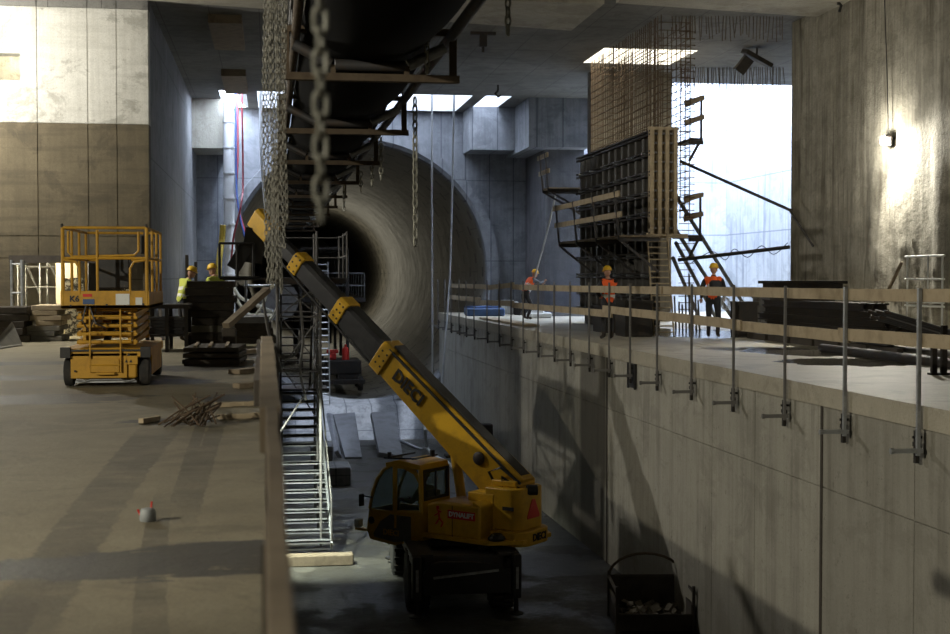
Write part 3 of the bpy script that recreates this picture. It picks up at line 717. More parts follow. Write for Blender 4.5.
# counterweight: rounded rear block
def arc(cx, cy, r, a0, a1, n=6): return [(cx + r * math.cos(R(a0 + (a1 - a0) * i / n)), cy + r * math.sin(R(a0 + (a1 - a0) * i / n))) for i in range(n + 1)]
poly = [(-.8, -1.0)] + arc(-.5, -1.5, .3, 180, 270) + arc(0, -1.5, .3, 270, 360) + [(.3, -1.0)]
m = MB(); m.prism(poly, lambda u, v, d: (u, v, d), 1.24, 1.52); cw = cb(m, 'counterweight', M['crane'], bevel=.02, smooth=True)
poly2 = [(-.72, -.9)] + arc(-.45, -1.42, .25, 180, 270) + arc(0, -1.42, .25, 270, 360) + [(.25, -.9)]
m = MB(); m.prism(poly2, lambda u, v, d: (u, v, d), 1.52, 2.3); m.prism([(-.5, -.9), (-.5, -1.45), (.2, -1.45), (.2, -.9)], lambda u, v, d: (u, v, d), 2.3, 2.42); tw = cb(m, 'boom_tower', M['crane'], bevel=.02, smooth=True)
tp = lambda x, y, z: TO + RT @ Vector((x, y, z))
dv = lambda x, y, z: RT.to_3x3() @ Vector((x, y, z))
lettering('DIECI', .19, tp(-.22, -1.81, 1.38), dv(1, 0, 0), (0, 0, 1), cw, M['black'], bold=.008)
# warning triangle on the rear of the tower
m = MB(); m.prism([(-.44, 0), (-.02, 0), (-.02, .06), (-.18, .36), (-.28, .36), (-.44, .06)], lambda u, v, d: (u, -1.675 + d, 1.72 + v), -.012, .01); cb(m, 'warning_triangle', M['redp'], bevel=.01, label='red reflective triangle')
m = MB(); m.box(-.727, -.72, -1.55, -1.3, 1.9, 1.97); cb(m, 'lock_slot', M['black'])
# side hood on the left of the boom
m = MB(); m.prism([(-1.08, 1.36), (0.15, 1.36), (0.15, 1.95), (-.15, 2.03), (-1.08, 2.0)], lambda u, v, d: (d, u, v), -1.16, -.35); hd_ = cb(m, 'engine_hood', M['crane'], bevel=.05, smooth=True)
MB_ = MB().box(-1.17, -1.155, -.46, -.45, 1.38, 1.96); cb(MB_, 'panel_seam', M['black'], hd_)
m = MB().box(-1.172, -1.158, -.98, -.35, 1.72, 1.88); pl = cb(m, 'name_plate', M['red'], hd_, label='red and white name strip')
m = MB().box(-1.174, -1.16, -.96, -.37, 1.735, 1.865)
lettering('DYNALIFT', .125, tp(-1.174, -.67, 1.8), dv(0, -1, 0), (0, 0, 1), hd_, M['white'], bold=.006)
# running figure emblem
m = MB()
for q in (((-.1, 1.86), (-.2, 1.82)), ((-.14, 1.84), (-.16, 1.7)), ((-.16, 1.7), (-.08, 1.58)), ((-.16, 1.7), (-.24, 1.62)), ((-.15, 1.8), (-.05, 1.74)), ((-.24, 1.62), (-.2, 1.54))):
    m.bar((-1.165, q[0][0], q[0][1]), (-1.165, q[1][0], q[1][1]), .02, .045, (1, 0, 0))
m.cbox((-1.165, -.12, 1.9), (.02, .06, .06)); cb(m, 'emblem', M['red'], hd_, label='small red running emblem')
m = MB(); m.prism([(-.9, 1.36), (-1.08, 1.36), (-1.08, 2.0), (-.9, 2.08)], lambda u, v, d: (d, u, v), -1.14, -.2); m.box(-.72, .4, -1.1, -.5, 1.38, 2.18); cb(m, 'service_box', M['crane'], bevel=.02)
cb(MB().lathe([(.0, 1.38), (.14, 1.38), (.17, 1.42), (.1, 1.5), (0, 1.5)], (-1.0, -1.35, 0), 16), 'winch_drum', M['black'], smooth=True)
# cab
cabL, cabR, y0c, y1c = -1.2, -.3, .22, 1.6
side = [(y0c, 1.25), (y0c + .04, 2.55)] + [(y0c + .12, 2.66), (.75, 2.68), (1.05, 2.62), (1.25, 2.46), (1.42, 2.2), (1.53, 1.75), (y1c, 1.3), (1.7, 1.12), (.9, 1.06)]
outer = side
def inset(poly, k):
    cx = sum(p[0] for p in poly) / len(poly); cy = sum(p[1] for p in poly) / len(poly)
    return [(cx + (p[0] - cx) * k, cy + (p[1] - cy) * k) for p in poly]
# shell: roof, back, lower side, pillars -- panels between openings
m = MB()
roof = [(y0c + .02, 2.5), (y0c + .06, 2.68), (.8, 2.74), (1.12, 2.66), (1.1, 2.56), (.8, 2.63), (y0c + .12, 2.58)]
m.prism(roof, lambda u, v, d: (d, u, v), cabL - .01, cabR + .01)
low = [(y0c, 1.25), (y0c, 1.78), (1.0, 1.72), (1.54, 1.72), (y1c, 1.3), (1.52, 1.12), (.9, 1.06)]
for a, b in ((cabL, cabL + .05), (cabR - .05, cabR)): m.prism(low, lambda u, v, d: (d, u, v), a, b)
m.box(cabL, cabR, y0c, y0c + .05, 1.25, 1.98); m.box(cabL, cabR, y0c, 1.52, 1.22, 1.28); m.prism([(1.54, 1.72), (y1c, 1.3), (1.52, 1.12), (1.48, 1.14), (1.52, 1.3), (1.48, 1.72)], lambda u, v, d: (d, u, v), cabL, cabR)
cab = cb(m, 'cab', M['crane'], bevel=.012, smooth=True)
m = MB()
arch = [(.95, 1.72), (.95, 2.6)]; front = [(1.0, 2.62), (1.18, 2.52), (1.34, 2.33), (1.46, 2.06), (1.54, 1.72)]
for x in (cabL + .025, cabR - .025):
    m.path([(x, a, b) for a, b in front], .035, 6); m.tube((x, .92, 1.72), (x, .92, 2.62), .035, 6)
    m.tube((x, y0c + .04, 1.78), (x, y0c + .06, 2.6), .05, 6)
    m.tube((x, y0c + .03, 1.98), (x, y0c + .03, 2.0), .04, 6)
cb(m, 'pillar', M['crane'], cab, smooth=True, each=1)
m = MB(); g1 = [(.96, 1.74), (.96, 2.6), (1.0, 2.6)] + front[1:]; g1 = [(.96, 1.74), (.96, 2.6)] + front
m.prism(g1, lambda u, v, d: (d, u, v), cabL + .02, cabL + .028); m.prism(g1, lambda u, v, d: (d, u, v), cabR - .028, cabR - .02)
m.prism([(.32, 1.8), (.32, 2.58), (.9, 2.62), (.9, 1.74)], lambda u, v, d: (d, u, v), cabR - .028, cabR - .02)
cb(m, 'side_glass', M['glass'], cab)
cb(MB().box(cabL + .09, cabR - .09, y0c + .02, y0c + .028, 2.02, 2.54), 'rear_glass', M['glass'], cab)
m = MB(); m.box(cabL + .04, cabR - .04, y0c - .005, y0c + .02, 1.98, 2.04); m.box(cabL + .04, cabR - .04, y0c - .005, y0c + .02, 2.53, 2.58); m.box(cabL + .04, cabL + .1, y0c - .005, y0c + .02, 2.0, 2.56); m.box(cabR - .1, cabR - .04, y0c - .005, y0c + .02, 2.0, 2.56); m.box(-.78, -.74, y0c - .003, y0c + .02, 2.0, 2.56)
cb(m, 'window_seal', M['black'], cab)
fr = [(cabL + .05, a, b) for a, b in front]
m = MB()
for i in range(len(front) - 1):
    (a, b), (a2, b2) = front[i], front[i + 1]; m.add([(cabL + .06, a, b), (cabR - .06, a, b), (cabR - .06, a2, b2), (cabL + .06, a2, b2), (cabL + .06, a - .008, b - .008), (cabR - .06, a - .008, b - .008), (cabR - .06, a2 - .008, b2 - .008), (cabL + .06, a2 - .008, b2 - .008)], [(0, 1, 2, 3), (7, 6, 5, 4), (0, 4, 5, 1), (3, 2, 6, 7)])
cb(m, 'windscreen', M['glass'], cab)
# door swung a little open, arched window
dR = Matrix.Translation((cabL, .9, 0)) @ Matrix.Rotation(R(14), 4, 'Z')
m = MB(); dpoly = [(0, 1.4), (-.62, 1.5), (-.6, 2.3), (-.45, 2.55), (-.2, 2.64), (0, 2.64)]; dinn = [(-.06, 1.75), (-.55, 1.78), (-.54, 2.25), (-.42, 2.47), (-.2, 2.57), (-.06, 2.57)]
nv = 6
vs = [(-.02, a, b) for a, b in dpoly] + [(-.02, a, b) for a, b in dinn] + [(.02, a, b) for a, b in dpoly] + [(.02, a, b) for a, b in dinn]
fs = []
for i in range(6):
    j = (i + 1) % 6; fs += [(i, j, 6 + j, 6 + i), (12 + i, 18 + i, 18 + j, 12 + j), (i, 12 + i, 12 + j, j), (6 + i, 6 + j, 18 + j, 18 + i)]
m.add(vs, fs); m.xf(dR); door = cb(m, 'door', M['crane'], cab)
m = MB(); m.prism(dinn, lambda u, v, d: (d, u, v), -.004, .004); m.xf(dR); cb(m, 'door_glass', M['glass'], cab)
# dark graphic with lettering on the lower side of the cab
m = MB(); m.prism([(.5, 1.2), (.5, 1.66), (1.0, 1.66), (1.25, 1.5), (1.42, 1.25), (1.4, 1.18), (.9, 1.13)], lambda u, v, d: (d, u, v), cabL - .008, cabL + .001); gp = cb(m, 'side_graphic', M['girder'], cab, label='grey arched graphic with lettering')
lettering('DIECI', .16, tp(cabL - .012, .98, 1.3), dv(0, -1, 0), (0, 0, 1), cab, M['crane'], bold=.004)
cb(MB().lathe([(0, -.02), (.07, -.02), (.07, .01), (0, .01)], (cabL, 1.47, 1.5), 16, 'x'), 'vent_cap', M['black'], cab)
m = MB()
for y in (.5, 1.05): m.cbox((-.75, y, 2.77), (.8, .03, .03))
m.tube((cabL + .1, 1.1, 2.75), (cabL + .1, 1.1, 2.86), .04, 8); m.tube((cabR - .2, .5, 2.75), (cabR - .2, .5, 2.88), .05, 8); m.bar((cabL + .08, .4, 2.78), (cabL + .08, 1.2, 2.74), .06, .03)
cb(m, 'roof_bar', M['black'], cab)
m = MB(); m.bar((cabL + .1, 1.5, 1.28), (cabL - .02, 1.86, 1.3), .1, .05); br = cb(m, 'lamp_bracket', M['crane'], cab)
m = MB(); m.cbox((cabL - .03, 1.78, 1.42), (.16, .12, .17), ch=.02); cb(m, 'work_lamp', M['white'], cab)
m = MB(); m.path([(cabL, 1.45, 1.95), (cabL - .1, 1.58, 1.98), (cabL - .1, 1.62, 1.95)], .015, 6); m.cbox((cabL - .12, 1.63, 1.9), (.14, .04, .24), ch=.01); cb(m, 'mirror', M['black'], cab)
m = MB(); m.cbox((-.74, .55, 1.55), (.5, .5, .12), ch=.03); m.cbox((-.74, .33, 1.85), (.46, .1, .6), ch=.03); m.tube((-.74, 1.3, 1.3), (-.74, 1.15, 1.85), .03, 8); m.lathe([(.14, -.01), (.17, -.01), (.17, .01), (.14, .01)], (-.74, 1.13, 1.88), 20); cb(m, 'operator_seat', M['black'], cab, smooth=True)
# boom
BD = hd.normalized(); BX = BD.cross(Vector((0, 0, 1))).normalized(); BZ = BX.cross(BD).normalized(); BLN = hd.length
def bp(u, f, w_): return P0 + BX * u + BD * (f * BLN) + BZ * w_
def bprism(name, f0, f1, w0, h0, w1, h1, mat, parent=crane, z0=0, z1=0, **k):
    m = MB(); a, b = [], []
    for f, w_, h, z in ((f0, w0, h0, z0), (f1, w1, h1, z1)):
        for q in ((-w_ / 2, -h / 2), (w_ / 2, -h / 2), (w_ / 2, h / 2 - .08), (w_ / 2 - .06, h / 2), (-w_ / 2 + .06, h / 2), (-w_ / 2, h / 2 - .08)):
            a.append(bp(q[0], f, q[1] + z))
    n = 6; m.add(a, [tuple(range(n - 1, -1, -1)), tuple(range(n, 2 * n))] + [(i, (i + 1) % n, n + (i + 1) % n, n + i) for i in range(n)])
    return m.build(name, mat, parent, **k)
b1 = bprism('boom_base_section', .035, .585, .5, .84, .5, .6, M['crane'], z0=-.02, z1=0, bevel=.015)
m = MB(); m.bar(bp(0, .05, .37), bp(0, .58, .335), .3, .07, BZ); m.bar(bp(-.25, .05, .3), bp(-.25, .58, .26), .04, .05, BZ); m.build('boom_track', M['black'], b1)
hc = bprism('boom_collar', .565, .61, .57, .66, .57, .64, M['crane'], bevel=.02)
b2 = bprism('boom_section', .58, .8, .42, .48, .42, .46, M['black'], bevel=.01)
bprism('boom_collar', .775, .815, .47, .53, .47, .52, M['crane'], bevel=.02)
b3 = bprism('boom_section', .79, 1.02, .36, .4, .36, .38, M['black'], bevel=.01)
bprism('boom_collar', .99, 1.03, .41, .44, .41, .43, M['crane'], bevel=.02)
b4 = bprism('boom_section', 1.0, 1.2, .28, .3, .26, .26, M['black'], bevel=.01)
m = MB()
for f in (.575, .595, .785, .8, 1.0, 1.02):
    for z in (-.15, 0, .15):
        w_ = .285 if f < .7 else (.235 if f < .9 else .205); m.tube(bp(-w_ - .008, f, z), bp(-w_ + .01, f, z), .022, 8)
m.build('collar_bolt', M['black'], crane, each=1)
m = MB(); m.path([bp(-.2, .6, -.32), bp(-.2, .8, -.3), bp(-.18, 1.0, -.25), bp(-.15, 1.15, -.2)], .025, 6); m.path([bp(.1, .1, -.46), bp(.1, .4, -.42), bp(.1, .56, -.38)], .03, 6); m.bar(bp(0, .5, -.4), bp(0, .78, -.32), .08, .06); m.build('boom_hose', M['black'], crane)
m = MB(); m.lathe([(0, -.03), (.13, -.03), (.13, .02), (.06, .05), (0, .05)], (0, 0, 0), 20, 'x')
Mx = Matrix((BX, BD, BZ)).transposed().to_4x4(); m.xf(Matrix.Translation(bp(-.26, .17, .05)) @ Mx @ Matrix.Rotation(math.pi, 4, 'Z')); m.build('boom_pin', M['dsteel'], crane, smooth=True)
lettering('DIECI', .36, bp(-.272, .465, -.02), -BD, BZ, b1, M['black'], bold=.012)
m = MB(); m.tube(tp(-.1, .0, 1.45), bp(0, .25, -.42), .1, 14); m.tube(tp(-.25, .0, 1.45), tp(.1, .0, 1.45), .09, 12); cyl = m.build('lift_cylinder', M['crane'], crane, smooth=True)
m = MB(); m.path([tp(-.3, -1.0, 2.05), bp(-.33, .06, -.1), bp(-.34, .12, .05), bp(-.33, .1, .3), bp(-.3, .03, .35)], .03, 8); m.path([tp(-.4, -1.1, 2.1), bp(-.38, .05, 0), bp(-.38, .08, .2), bp(-.3, 0, .3)], .025, 8); m.lathe([(.0, -.1), (.1, -.1), (.1, .1), (0, .1)], bp(-.2, .0, .38), 12, 'x'); m.build('hydraulic_hose', M['black'], crane, smooth=True)
# head of the boom and the dark frame hanging from it
bprism('boom_head', 1.15, 1.24, .34, .42, .3, .46, M['crane'], bevel=.02)
hp = bp(0, 1.22, -.2)
m = MB(); m.bar(hp, hp + Vector((-.1, .1, -.75)), .3, .45, (1, 0, 0)); m.bar(hp + Vector((-.2, 0, -.4)), hp + Vector((-.5, 0, -.9)), .25, .3)
for dx in (-.05, -.4, -.78):
    m.tube(hp + Vector((dx, -.3, -.35)), hp + Vector((dx, -.3, -1.1)), .03, 6)
m.tube(hp + Vector((-.78, -.3, -.35)), hp + Vector((-.05, -.3, -.35)), .03, 6); m.tube(hp + Vector((-.78, -.3, -1.1)), hp + Vector((.1, -.3, -1.1)), .04, 6)
m.build('hook_frame', M['black'], crane)
# ------------------------------------------------------------------ conveyor under the roof
cx0, cx1 = .14, 1.78; CY0, CY1 = 1.5, YW + 6
conv = thing('belt_conveyor', 'long black belt conveyor on rusty idler frames hung overhead, running into the tunnel', 'conveyor', (.96, CY0, 3.4))
m = MB()
frames_y = [2.4, 8.0] + [13.3 + 5.0 * k for k in range(10)]
def belt_z(y): # sag between frames
    ks = sorted(frames_y, key=lambda f: abs(f - y))[:2]; s_ = abs(ks[0] - ks[1]) or 5; t_ = min(abs(y - ks[0]), s_ / 2) / s_
    return 3.62 - .13 * math.sin(math.pi * t_)
sec = [(.3, .34), (.38, .2), (.5, .1), (.7, .02), (.96, 0), (1.22, .02), (1.42, .1), (1.54, .2), (1.62, .34)]
ys_ = [CY0 + (CY1 - CY0) * k / 110 for k in range(111)]; vs = []
for y in ys_:
    for x, z in sec: vs.append((x, y, belt_z(y) + z))
    for x, z in reversed(sec): vs.append((x, y, belt_z(y) + z + .025))
n = 18
m.add(vs, [(k * n + i, k * n + (i + 1) % n, k * n + n + (i + 1) % n, k * n + n + i) for k in range(110) for i in range(n)] + [tuple(range(n)), tuple(110 * n + i for i in range(n - 1, -1, -1))])
m.build('belt', M['belt'], conv, smooth=True)
# a return belt riding on the top, with spoil chutes of plate at the sides
m = MB(); m.box(.42, 1.5, CY0, CY1, 4.05, 4.09); m.build('cover_plate', M['belt'], conv)
for s_, x in ((0, cx0 + .1), (1, cx1 - .02)):
    m = MB(); m.tube((x, CY0, 3.86), (x, CY1, 3.86), .055 if s_ else .045, 10)
    m.build('side_rail', M['rust'] if not s_ else M['dsteel'], conv, smooth=True)
m = MB(); y = CY0
while y < CY1 - 2:
    m.bar((cx0 + .1, y, 3.86), (cx0 + .1, y + 1.2, 4.35), .05, .06); m.bar((cx0 + .1, y + 1.2, 4.35), (cx0 + .1, y + 2.4, 3.86), .05, .06); y += 2.4
m.bar((cx0 + .1, CY0, 4.38), (cx0 + .1, CY1, 4.38), .07, .07); m.build('lattice_girder', M['dsteel'], conv)
for y in frames_y:
    m = MB(); m.bar((cx0 - .02, y, 3.44), (cx1 + .06, y, 3.44), .1, .07)
    m.bar((cx0, y, 3.42), (cx0, y, 3.92), .07, .05); m.bar((cx1, y, 3.42), (cx1, y, 3.92), .07, .05)
    m.bar((cx0, y, 3.9), (cx0 + .25, y, 3.9), .06, .06); m.bar((cx1 - .2, y, 3.9), (cx1 + .03, y, 3.9), .06, .06)
    m.bar((.6, y, 3.44), (.6, y, 3.56), .05, .04); m.bar((1.32, y, 3.44), (1.32, y, 3.56), .05, .04)
    fr_ = m.build('idler_frame', M['rust'], conv)
    MB().tube((.62, y, 3.56), (1.3, y, 3.56), .055, 12).build('roller', M['dsteel'], fr_, smooth=True)
    MB().tube((1.34, y, 3.57), (1.7, y, 3.75), .055, 12).build('roller', M['steel'], fr_, smooth=True)
    MB().tube((.58, y, 3.57), (.22, y, 3.75), .055, 12).build('roller', M['dsteel'], fr_, smooth=True)
for y in frames_y[1::2]:
    for x in (cx0 + .1, cx1 - .02): MB().tube((x, y, 3.9), (x, y, ZC), .012, 6).build('hanger_rod', M['dsteel'], conv)

# ------------------------------------------------------------------ chains
def link_chain(name, label, top, length, pitch, wire, mat, group=None, sway=0, seed=0, n=10, k=5, cat='chain'):
    r_ = random.Random(seed); m = MB(); N_ = int(length / pitch); top = Vector(top); a0 = r_.uniform(0, 1.5)
    for i in range(N_):
        c_ = top + Vector((sway * math.sin(i * .13 + seed) , 0, -pitch * (i + .5)))
        hl = pitch / 2 + wire * .9; hw = pitch * .3; ang = a0 + (math.pi / 2 if i % 2 else 0) + r_.uniform(-.12, .12)
        ux = Vector((math.cos(ang), math.sin(ang), 0)); pts = []
        for q in range(n):
            t_ = 2 * math.pi * q / n; sx = math.cos(t_); sz = math.sin(t_)
            pts.append(c_ + ux * (hw * sx) + Vector((0, 0, (hl - hw) * (1 if sz > 0 else -1) * (1 if abs(sz) > .3 else abs(sz) / .3) + hw * sz)))
        m.path(pts, wire, k, closed=True)
    return tag(m.build(name, mat, smooth=True), label, cat, group)
t_ = at(320, -12, D=2.62); link_chain('hanging_link_chain', 'large blurred steel chain hanging closest to the camera in front of the belt', t_, t_.z - at(322, 240, D=2.62).z, .041, .0052, M['chain'], n=16, k=8)
MB_ = MB(); MB_.bar((t_.x, 2.38, 3.42), (t_.x, t_.y, 3.42), .05, .04)
tp1 = Vector(t_); m = MB(); m.tube((t_.x, t_.y, t_.z - .02), (t_.x, t_.y - .08, 3.42), .006, 6); tag(m.build('hanging_wire', M['dsteel']), 'thin steel wire carrying the large near chain from the conveyor frame', 'wire')
ends = [(263, 262), (266, 285), (269, 240), (272, 292), (275, 270), (278, 296), (281, 250), (284, 225), (270, 292), (276, 288)]
for i, (px, pe) in enumerate(ends):
    D = 9.0 + .25 * (i % 4); p_ = at(px + 1, -15, D=D); e_ = at(px, pe, D=D)
    link_chain('hanging_sling_chain', 'thin pale chain in the dense bundle hanging over the platform edge', (p_.x, p_.y, 3.86), 3.86 - e_.z, .036, .004, M['chaind'], 'bundle of sling chains', .008, i, n=8, k=5)
for px, y0_, y1_, D, lb in ((415, 98, 246, 17.4, 'thin steel chain hanging lowest in front of the tunnel mouth, from the conveyor rail'), (508, -10, 36, 10.6, 'short blurred chain hanging at the top edge right of the conveyor'),
                        (381, 138, 182, 22.8, 'short chain hanging from the third visible idler frame'), (427, 30, 78, 13.2, 'short chain hooked on the right end of the nearest visible idler frame'), (372, 158, 190, 24.5, 'short chain hanging behind the third visible idler frame'), (361, 172, 196, 28, 'short chain on the fourth idler frame'), (344, 186, 212, 33, 'short chain on the fifth idler frame')):
    p_ = at(px, y0_, D=D); e_ = at(px, y1_, D=D); link_chain('hanging_chain', lb, p_, p_.z - e_.z, .07 if D < 15 else .1, .009 if D < 15 else .013, M['chain'], None, 0, int(D), n=8, k=5)
# hooks and brackets fixed under the roof
for px, py, lb in ((483, 32, 'dark steel bracket under the roof right of the conveyor'), (498, 85, 'small hook under the roof near the skylight')):
    p_ = at(px, py, Z=ZC); m = MB(); m.box(p_.x - .35, p_.x + .35, p_.y - .06, p_.y + .06, ZC - .08, ZC); m.box(p_.x - .1, p_.x + .1, p_.y - .08, p_.y + .08, ZC - .4, ZC - .08); m.tube((p_.x, p_.y, ZC - .4), (p_.x, p_.y, ZC - .55), .04, 8)
    if py > 80: m = MB(); m.tube((p_.x, p_.y, ZC), (p_.x, p_.y, ZC - .2), .03, 6); m.path([(p_.x, p_.y, ZC - .2), (p_.x - .1, p_.y, ZC - .3), (p_.x, p_.y, ZC - .42), (p_.x + .1, p_.y, ZC - .35)], .04, 6)
    tag(m.build('ceiling_bracket', M['iron']), lb, 'bracket')
# wooden boxes cast into the roof
for px0, px1, py0, py1, lb in ((208, 245, 14, 43, 'larger brown wooden box recessed in the roof near the side wall'), (221, 248, 69, 88, 'smaller brown wooden box in the roof nearer the skylights')):
    a = at(px0, py0, Z=ZC); b = at(px1, py1, Z=ZC); m = MB(); m.box(a.x, b.x, min(a.y, b.y) , max(a.y, b.y), ZC - .22, ZC); o = m.build('ceiling_box', M['wood']); tag(o, lb, 'box')

# ------------------------------------------------------------------ ropes, hoses and ducts at the far end
def cable(name, label, cat, pts, r_, mat, group=None, n=6):
    # smooth through the points
    P_ = [Vector(p) for p in pts]; out = []
    for i in range(len(P_) - 1):
        p0, p1, p2, p3 = P_[max(i - 1, 0)], P_[i], P_[i + 1], P_[min(i + 2, len(P_) - 1)]
        for k in range(6):
            t = k / 6; out.append(.5 * ((2 * p1) + (p2 - p0) * t + (2 * p0 - 5 * p1 + 4 * p2 - p3) * t * t + (3 * p1 - p0 - 3 * p2 + p3) * t ** 3))
    out.append(P_[-1]); m = MB().path(out, r_, n); return tag(m.build(name, mat, smooth=True), label, cat, group)
ztop = ZC + SH - .1
def sky_at(px, D): p_ = at(px, 100, D=D); return Vector((p_.x, p_.y, ztop))
cable('hoist_rope', 'pale rope hanging from the skylight to the pit, left of the pair', 'rope', [sky_at(432, 50.5), at(432, 250, D=50.5), at(433, 412, D=50)], .035, M['rope'])
cable('hoist_rope', 'pale rope hanging from the skylight and slanting to the pit, right of the pair', 'rope', [sky_at(455, 50.3), at(452, 200, D=50.3), at(449, 290, D=50), at(438, 432, D=48)], .035, M['rope'])
cable('hanging_signal_rope', 'thin rope slanting down to the worker at the end of the right slab', 'rope', [at(557, 188, D=45), at(549, 225, D=45.5), at(539, 262, D=46), at(533, 283, D=46.3)], .03, M['rope'])
dx = (226, 50.4)
p_ = at(229, 200, D=50.5); m = MB(); m.tube((p_.x, p_.y, 0), (p_.x, p_.y, ztop), .2, 16)
for k in range(11): m.lathe([(.2, -.03), (.225, -.03), (.225, .03), (.2, .03)], (p_.x, p_.y, .6 + k * .95), 16)
tag(m.build('vertical_duct', M['duct'], smooth=True), 'shiny vertical sheet duct rising into the left skylight', 'duct')
p_ = at(233, 200, D=52); m = MB(); m.tube((p_.x, p_.y, 0), (p_.x, p_.y, ztop), .06, 10); tag(m.build('vertical_pipe', M['steel'], smooth=True), 'thin grey pipe rising beside the shiny duct', 'pipe')
cable('supply_hose', 'red hose drooping from the left skylight, left strand', 'hose', [sky_at(237, 51.2), at(238, 150, D=51.2), at(237, 200, D=51), at(248, 240, D=50.8)], .035, M['redhose'])
cable('supply_hose', 'red hose drooping from the left skylight, right strand', 'hose', [sky_at(241, 49.6), at(243, 170, D=49.4), at(241, 205, D=48.5), at(234, 235, D=48.2), at(231, 262, D=48)], .035, M['redhose'])
cable('supply_hose', 'blue hose hanging beside the red hoses from the left skylight', 'hose', [sky_at(236, 50.7), at(236, 160, D=50.6), at(238, 205, D=50.2), at(246, 242, D=49.8)], .035, M['blue'])
cable('hanging_rope', 'pale steel rope hanging left of the chain bundle', 'rope', [sky_at(261.5, 50), at(261, 150, D=49.5), at(267, 225, D=49)], .05, M['rope'])
cable('grout_hose', 'thick yellow hose curving down behind the workers', 'hose', [at(223, 225, D=49), at(222, 240, D=49), at(219, 262, D=48.5), at(219, 292, D=48), at(226, 325, D=47)], .11, M['yhose'])
p_ = at(197, 150, Z=ZC); 

# ------------------------------------------------------------------ stair tower in the pit
SX0, SX1, SY0, SY1 = .12, at(331, 545, Y=30.0).x, 30.0, 34.2
ztp = at(300, 278, Y=30.0).z
tower = thing('stair_tower', 'steel scaffold stair tower climbing from the pit floor beside the left platform', 'stair tower', ((SX0 + SX1) / 2, 31.4, ZP))
def tbuild(m, name, mat=None, **k): return m.build(name, mat or M['girder'], tower, **k)
for x in (SX0, SX1 - .22):
    for y in (SY0, (SY0 + SY1) / 2, SY1): tbuild(MB().tube((x, y, ZP + .3), (x, y, ztp + (1.1 if y > SY0 else .0)), .03, 8), 'standard', smooth=True)
m = MB()
for z in (-3.4, -2.0, -.6, .6, ztp - .12):
    for x in (SX0, SX1 - .22): m.tube((x, SY0, z), (x, SY1, z), .024, 6)
    if z > -1.5:
        for y in (SY0, SY1): m.tube((SX0, y, z), (SX1 - .22, y, z), .024, 6)
tbuild(m, 'ledger', each=1)
m = MB()
for k, (a, b) in enumerate(((-2, -.6), (-.6, .6), (.6, ztp - .12))):
    m.tube((SX0, SY0, a), (SX1 - .22, SY0, b), .02, 6); m.tube((SX0, SY1, b), (SX1 - .22, SY1, a), .02, 6); m.tube((SX0, SY0, b), (SX0, SY1, a), .02, 6); m.tube((SX1 - .22, SY1, b), (SX1 - .22, SY0, a), .02, 6)
tbuild(m, 'diagonal_brace', each=1)
# lower flight
z0, z1 = ZP + .35, -1.35; y0_, y1_ = SY0 - .3, SY0 + 4.2
m = MB()
for x, x2 in ((SX0 + .1, SX0 + .1), (SX1, at(318, 400, Y=y1_).x)): m.bar((x, y0_, z0), (x2, y1_, z1), .05, .2)
fl = tbuild(m, 'stair_flight', M['steel'])
NT_ = 17
for k in range(NT_):
    f_ = (k + .5) / NT_; xr = SX1 + (at(318, 400, Y=y1_).x - SX1) * f_
    m = MB(); yy_ = y0_ + (y1_ - y0_) * f_; zz = z0 + (z1 - z0) * f_; m.box(SX0 + .1, xr, yy_ - .12, yy_ + .12, zz, zz + .035); m.box(SX0 + .1, xr, yy_ - .12, yy_ - .1, zz - .03, zz + .035)
    m.build('tread', M['steel'], fl)
m = MB(); m.tube((SX1, y0_, z0 + 1.0), (at(318, 400, Y=y1_).x, y1_, z1 + 1.0), .02, 6); m.tube((SX1, y0_, z0), (SX1, y0_, z0 + 1.0), .02, 6); tbuild(m, 'handrail')
# upper flight climbing back towards the camera
m = MB()
for x in (SX0 + .08, SX1 - .35): m.bar((x, SY1 - .2, -1.3), (x, SY0 + .6, ztp - .1), .05, .16)
fl = tbuild(m, 'stair_flight', M['dsteel'])
for k in range(13):
    f_ = (k + .5) / 13; MB().box(SX0 + .08, SX1 - .35, SY1 - .2 - (SY1 - SY0 - .8) * f_ - .1, SY1 - .2 - (SY1 - SY0 - .8) * f_ + .1, -1.3 + (ztp + 1.2) * f_, -1.27 + (ztp + 1.2) * f_).build('tread', M['dsteel'], fl)
m = MB(); m.box(SX0 - .1, SX1 + .1, SY1 - .2, SY1 + .9, -1.38, -1.32); tbuild(m, 'landing', M['dsteel'])
a_ = at(222, 278, Y=SY0 + .2).x
m = MB(); m.box(SX0 - .1, at(345, 278, Y=SY0 + .5).x, SY0 - .1, SY1, ztp - .12, ztp); m.box(a_, SX0 - .1, SY0 + .5, SY0 + 1.4, ztp - .05, ztp); tbuild(m, 'top_platform', M['dsteel'])
m = MB()
for z in (ztp + .5, ztp + 1.0):
    m.tube((SX0, SY1, z), (SX1 + .4, SY1, z), .02, 6); m.tube((SX1 + .4, SY0 + .5, z), (SX1 + .4, SY1, z), .02, 6)
for y in (SY0 + .5, (SY0 + SY1) / 2, SY1): m.tube((SX1 + .4, y, ztp - .05), (SX1 + .4, y, ztp + 1.05), .02, 6)
tbuild(m, 'guard_rail')
m = MB(); m.cbox((SX0 + .76, SY0 - .55, ZP + .12), (1.7, .32, .24), ch=.02); tag(m.build('timber_sleeper', M['wood']), 'thick timber beam lying at the foot of the stair tower', 'beam')
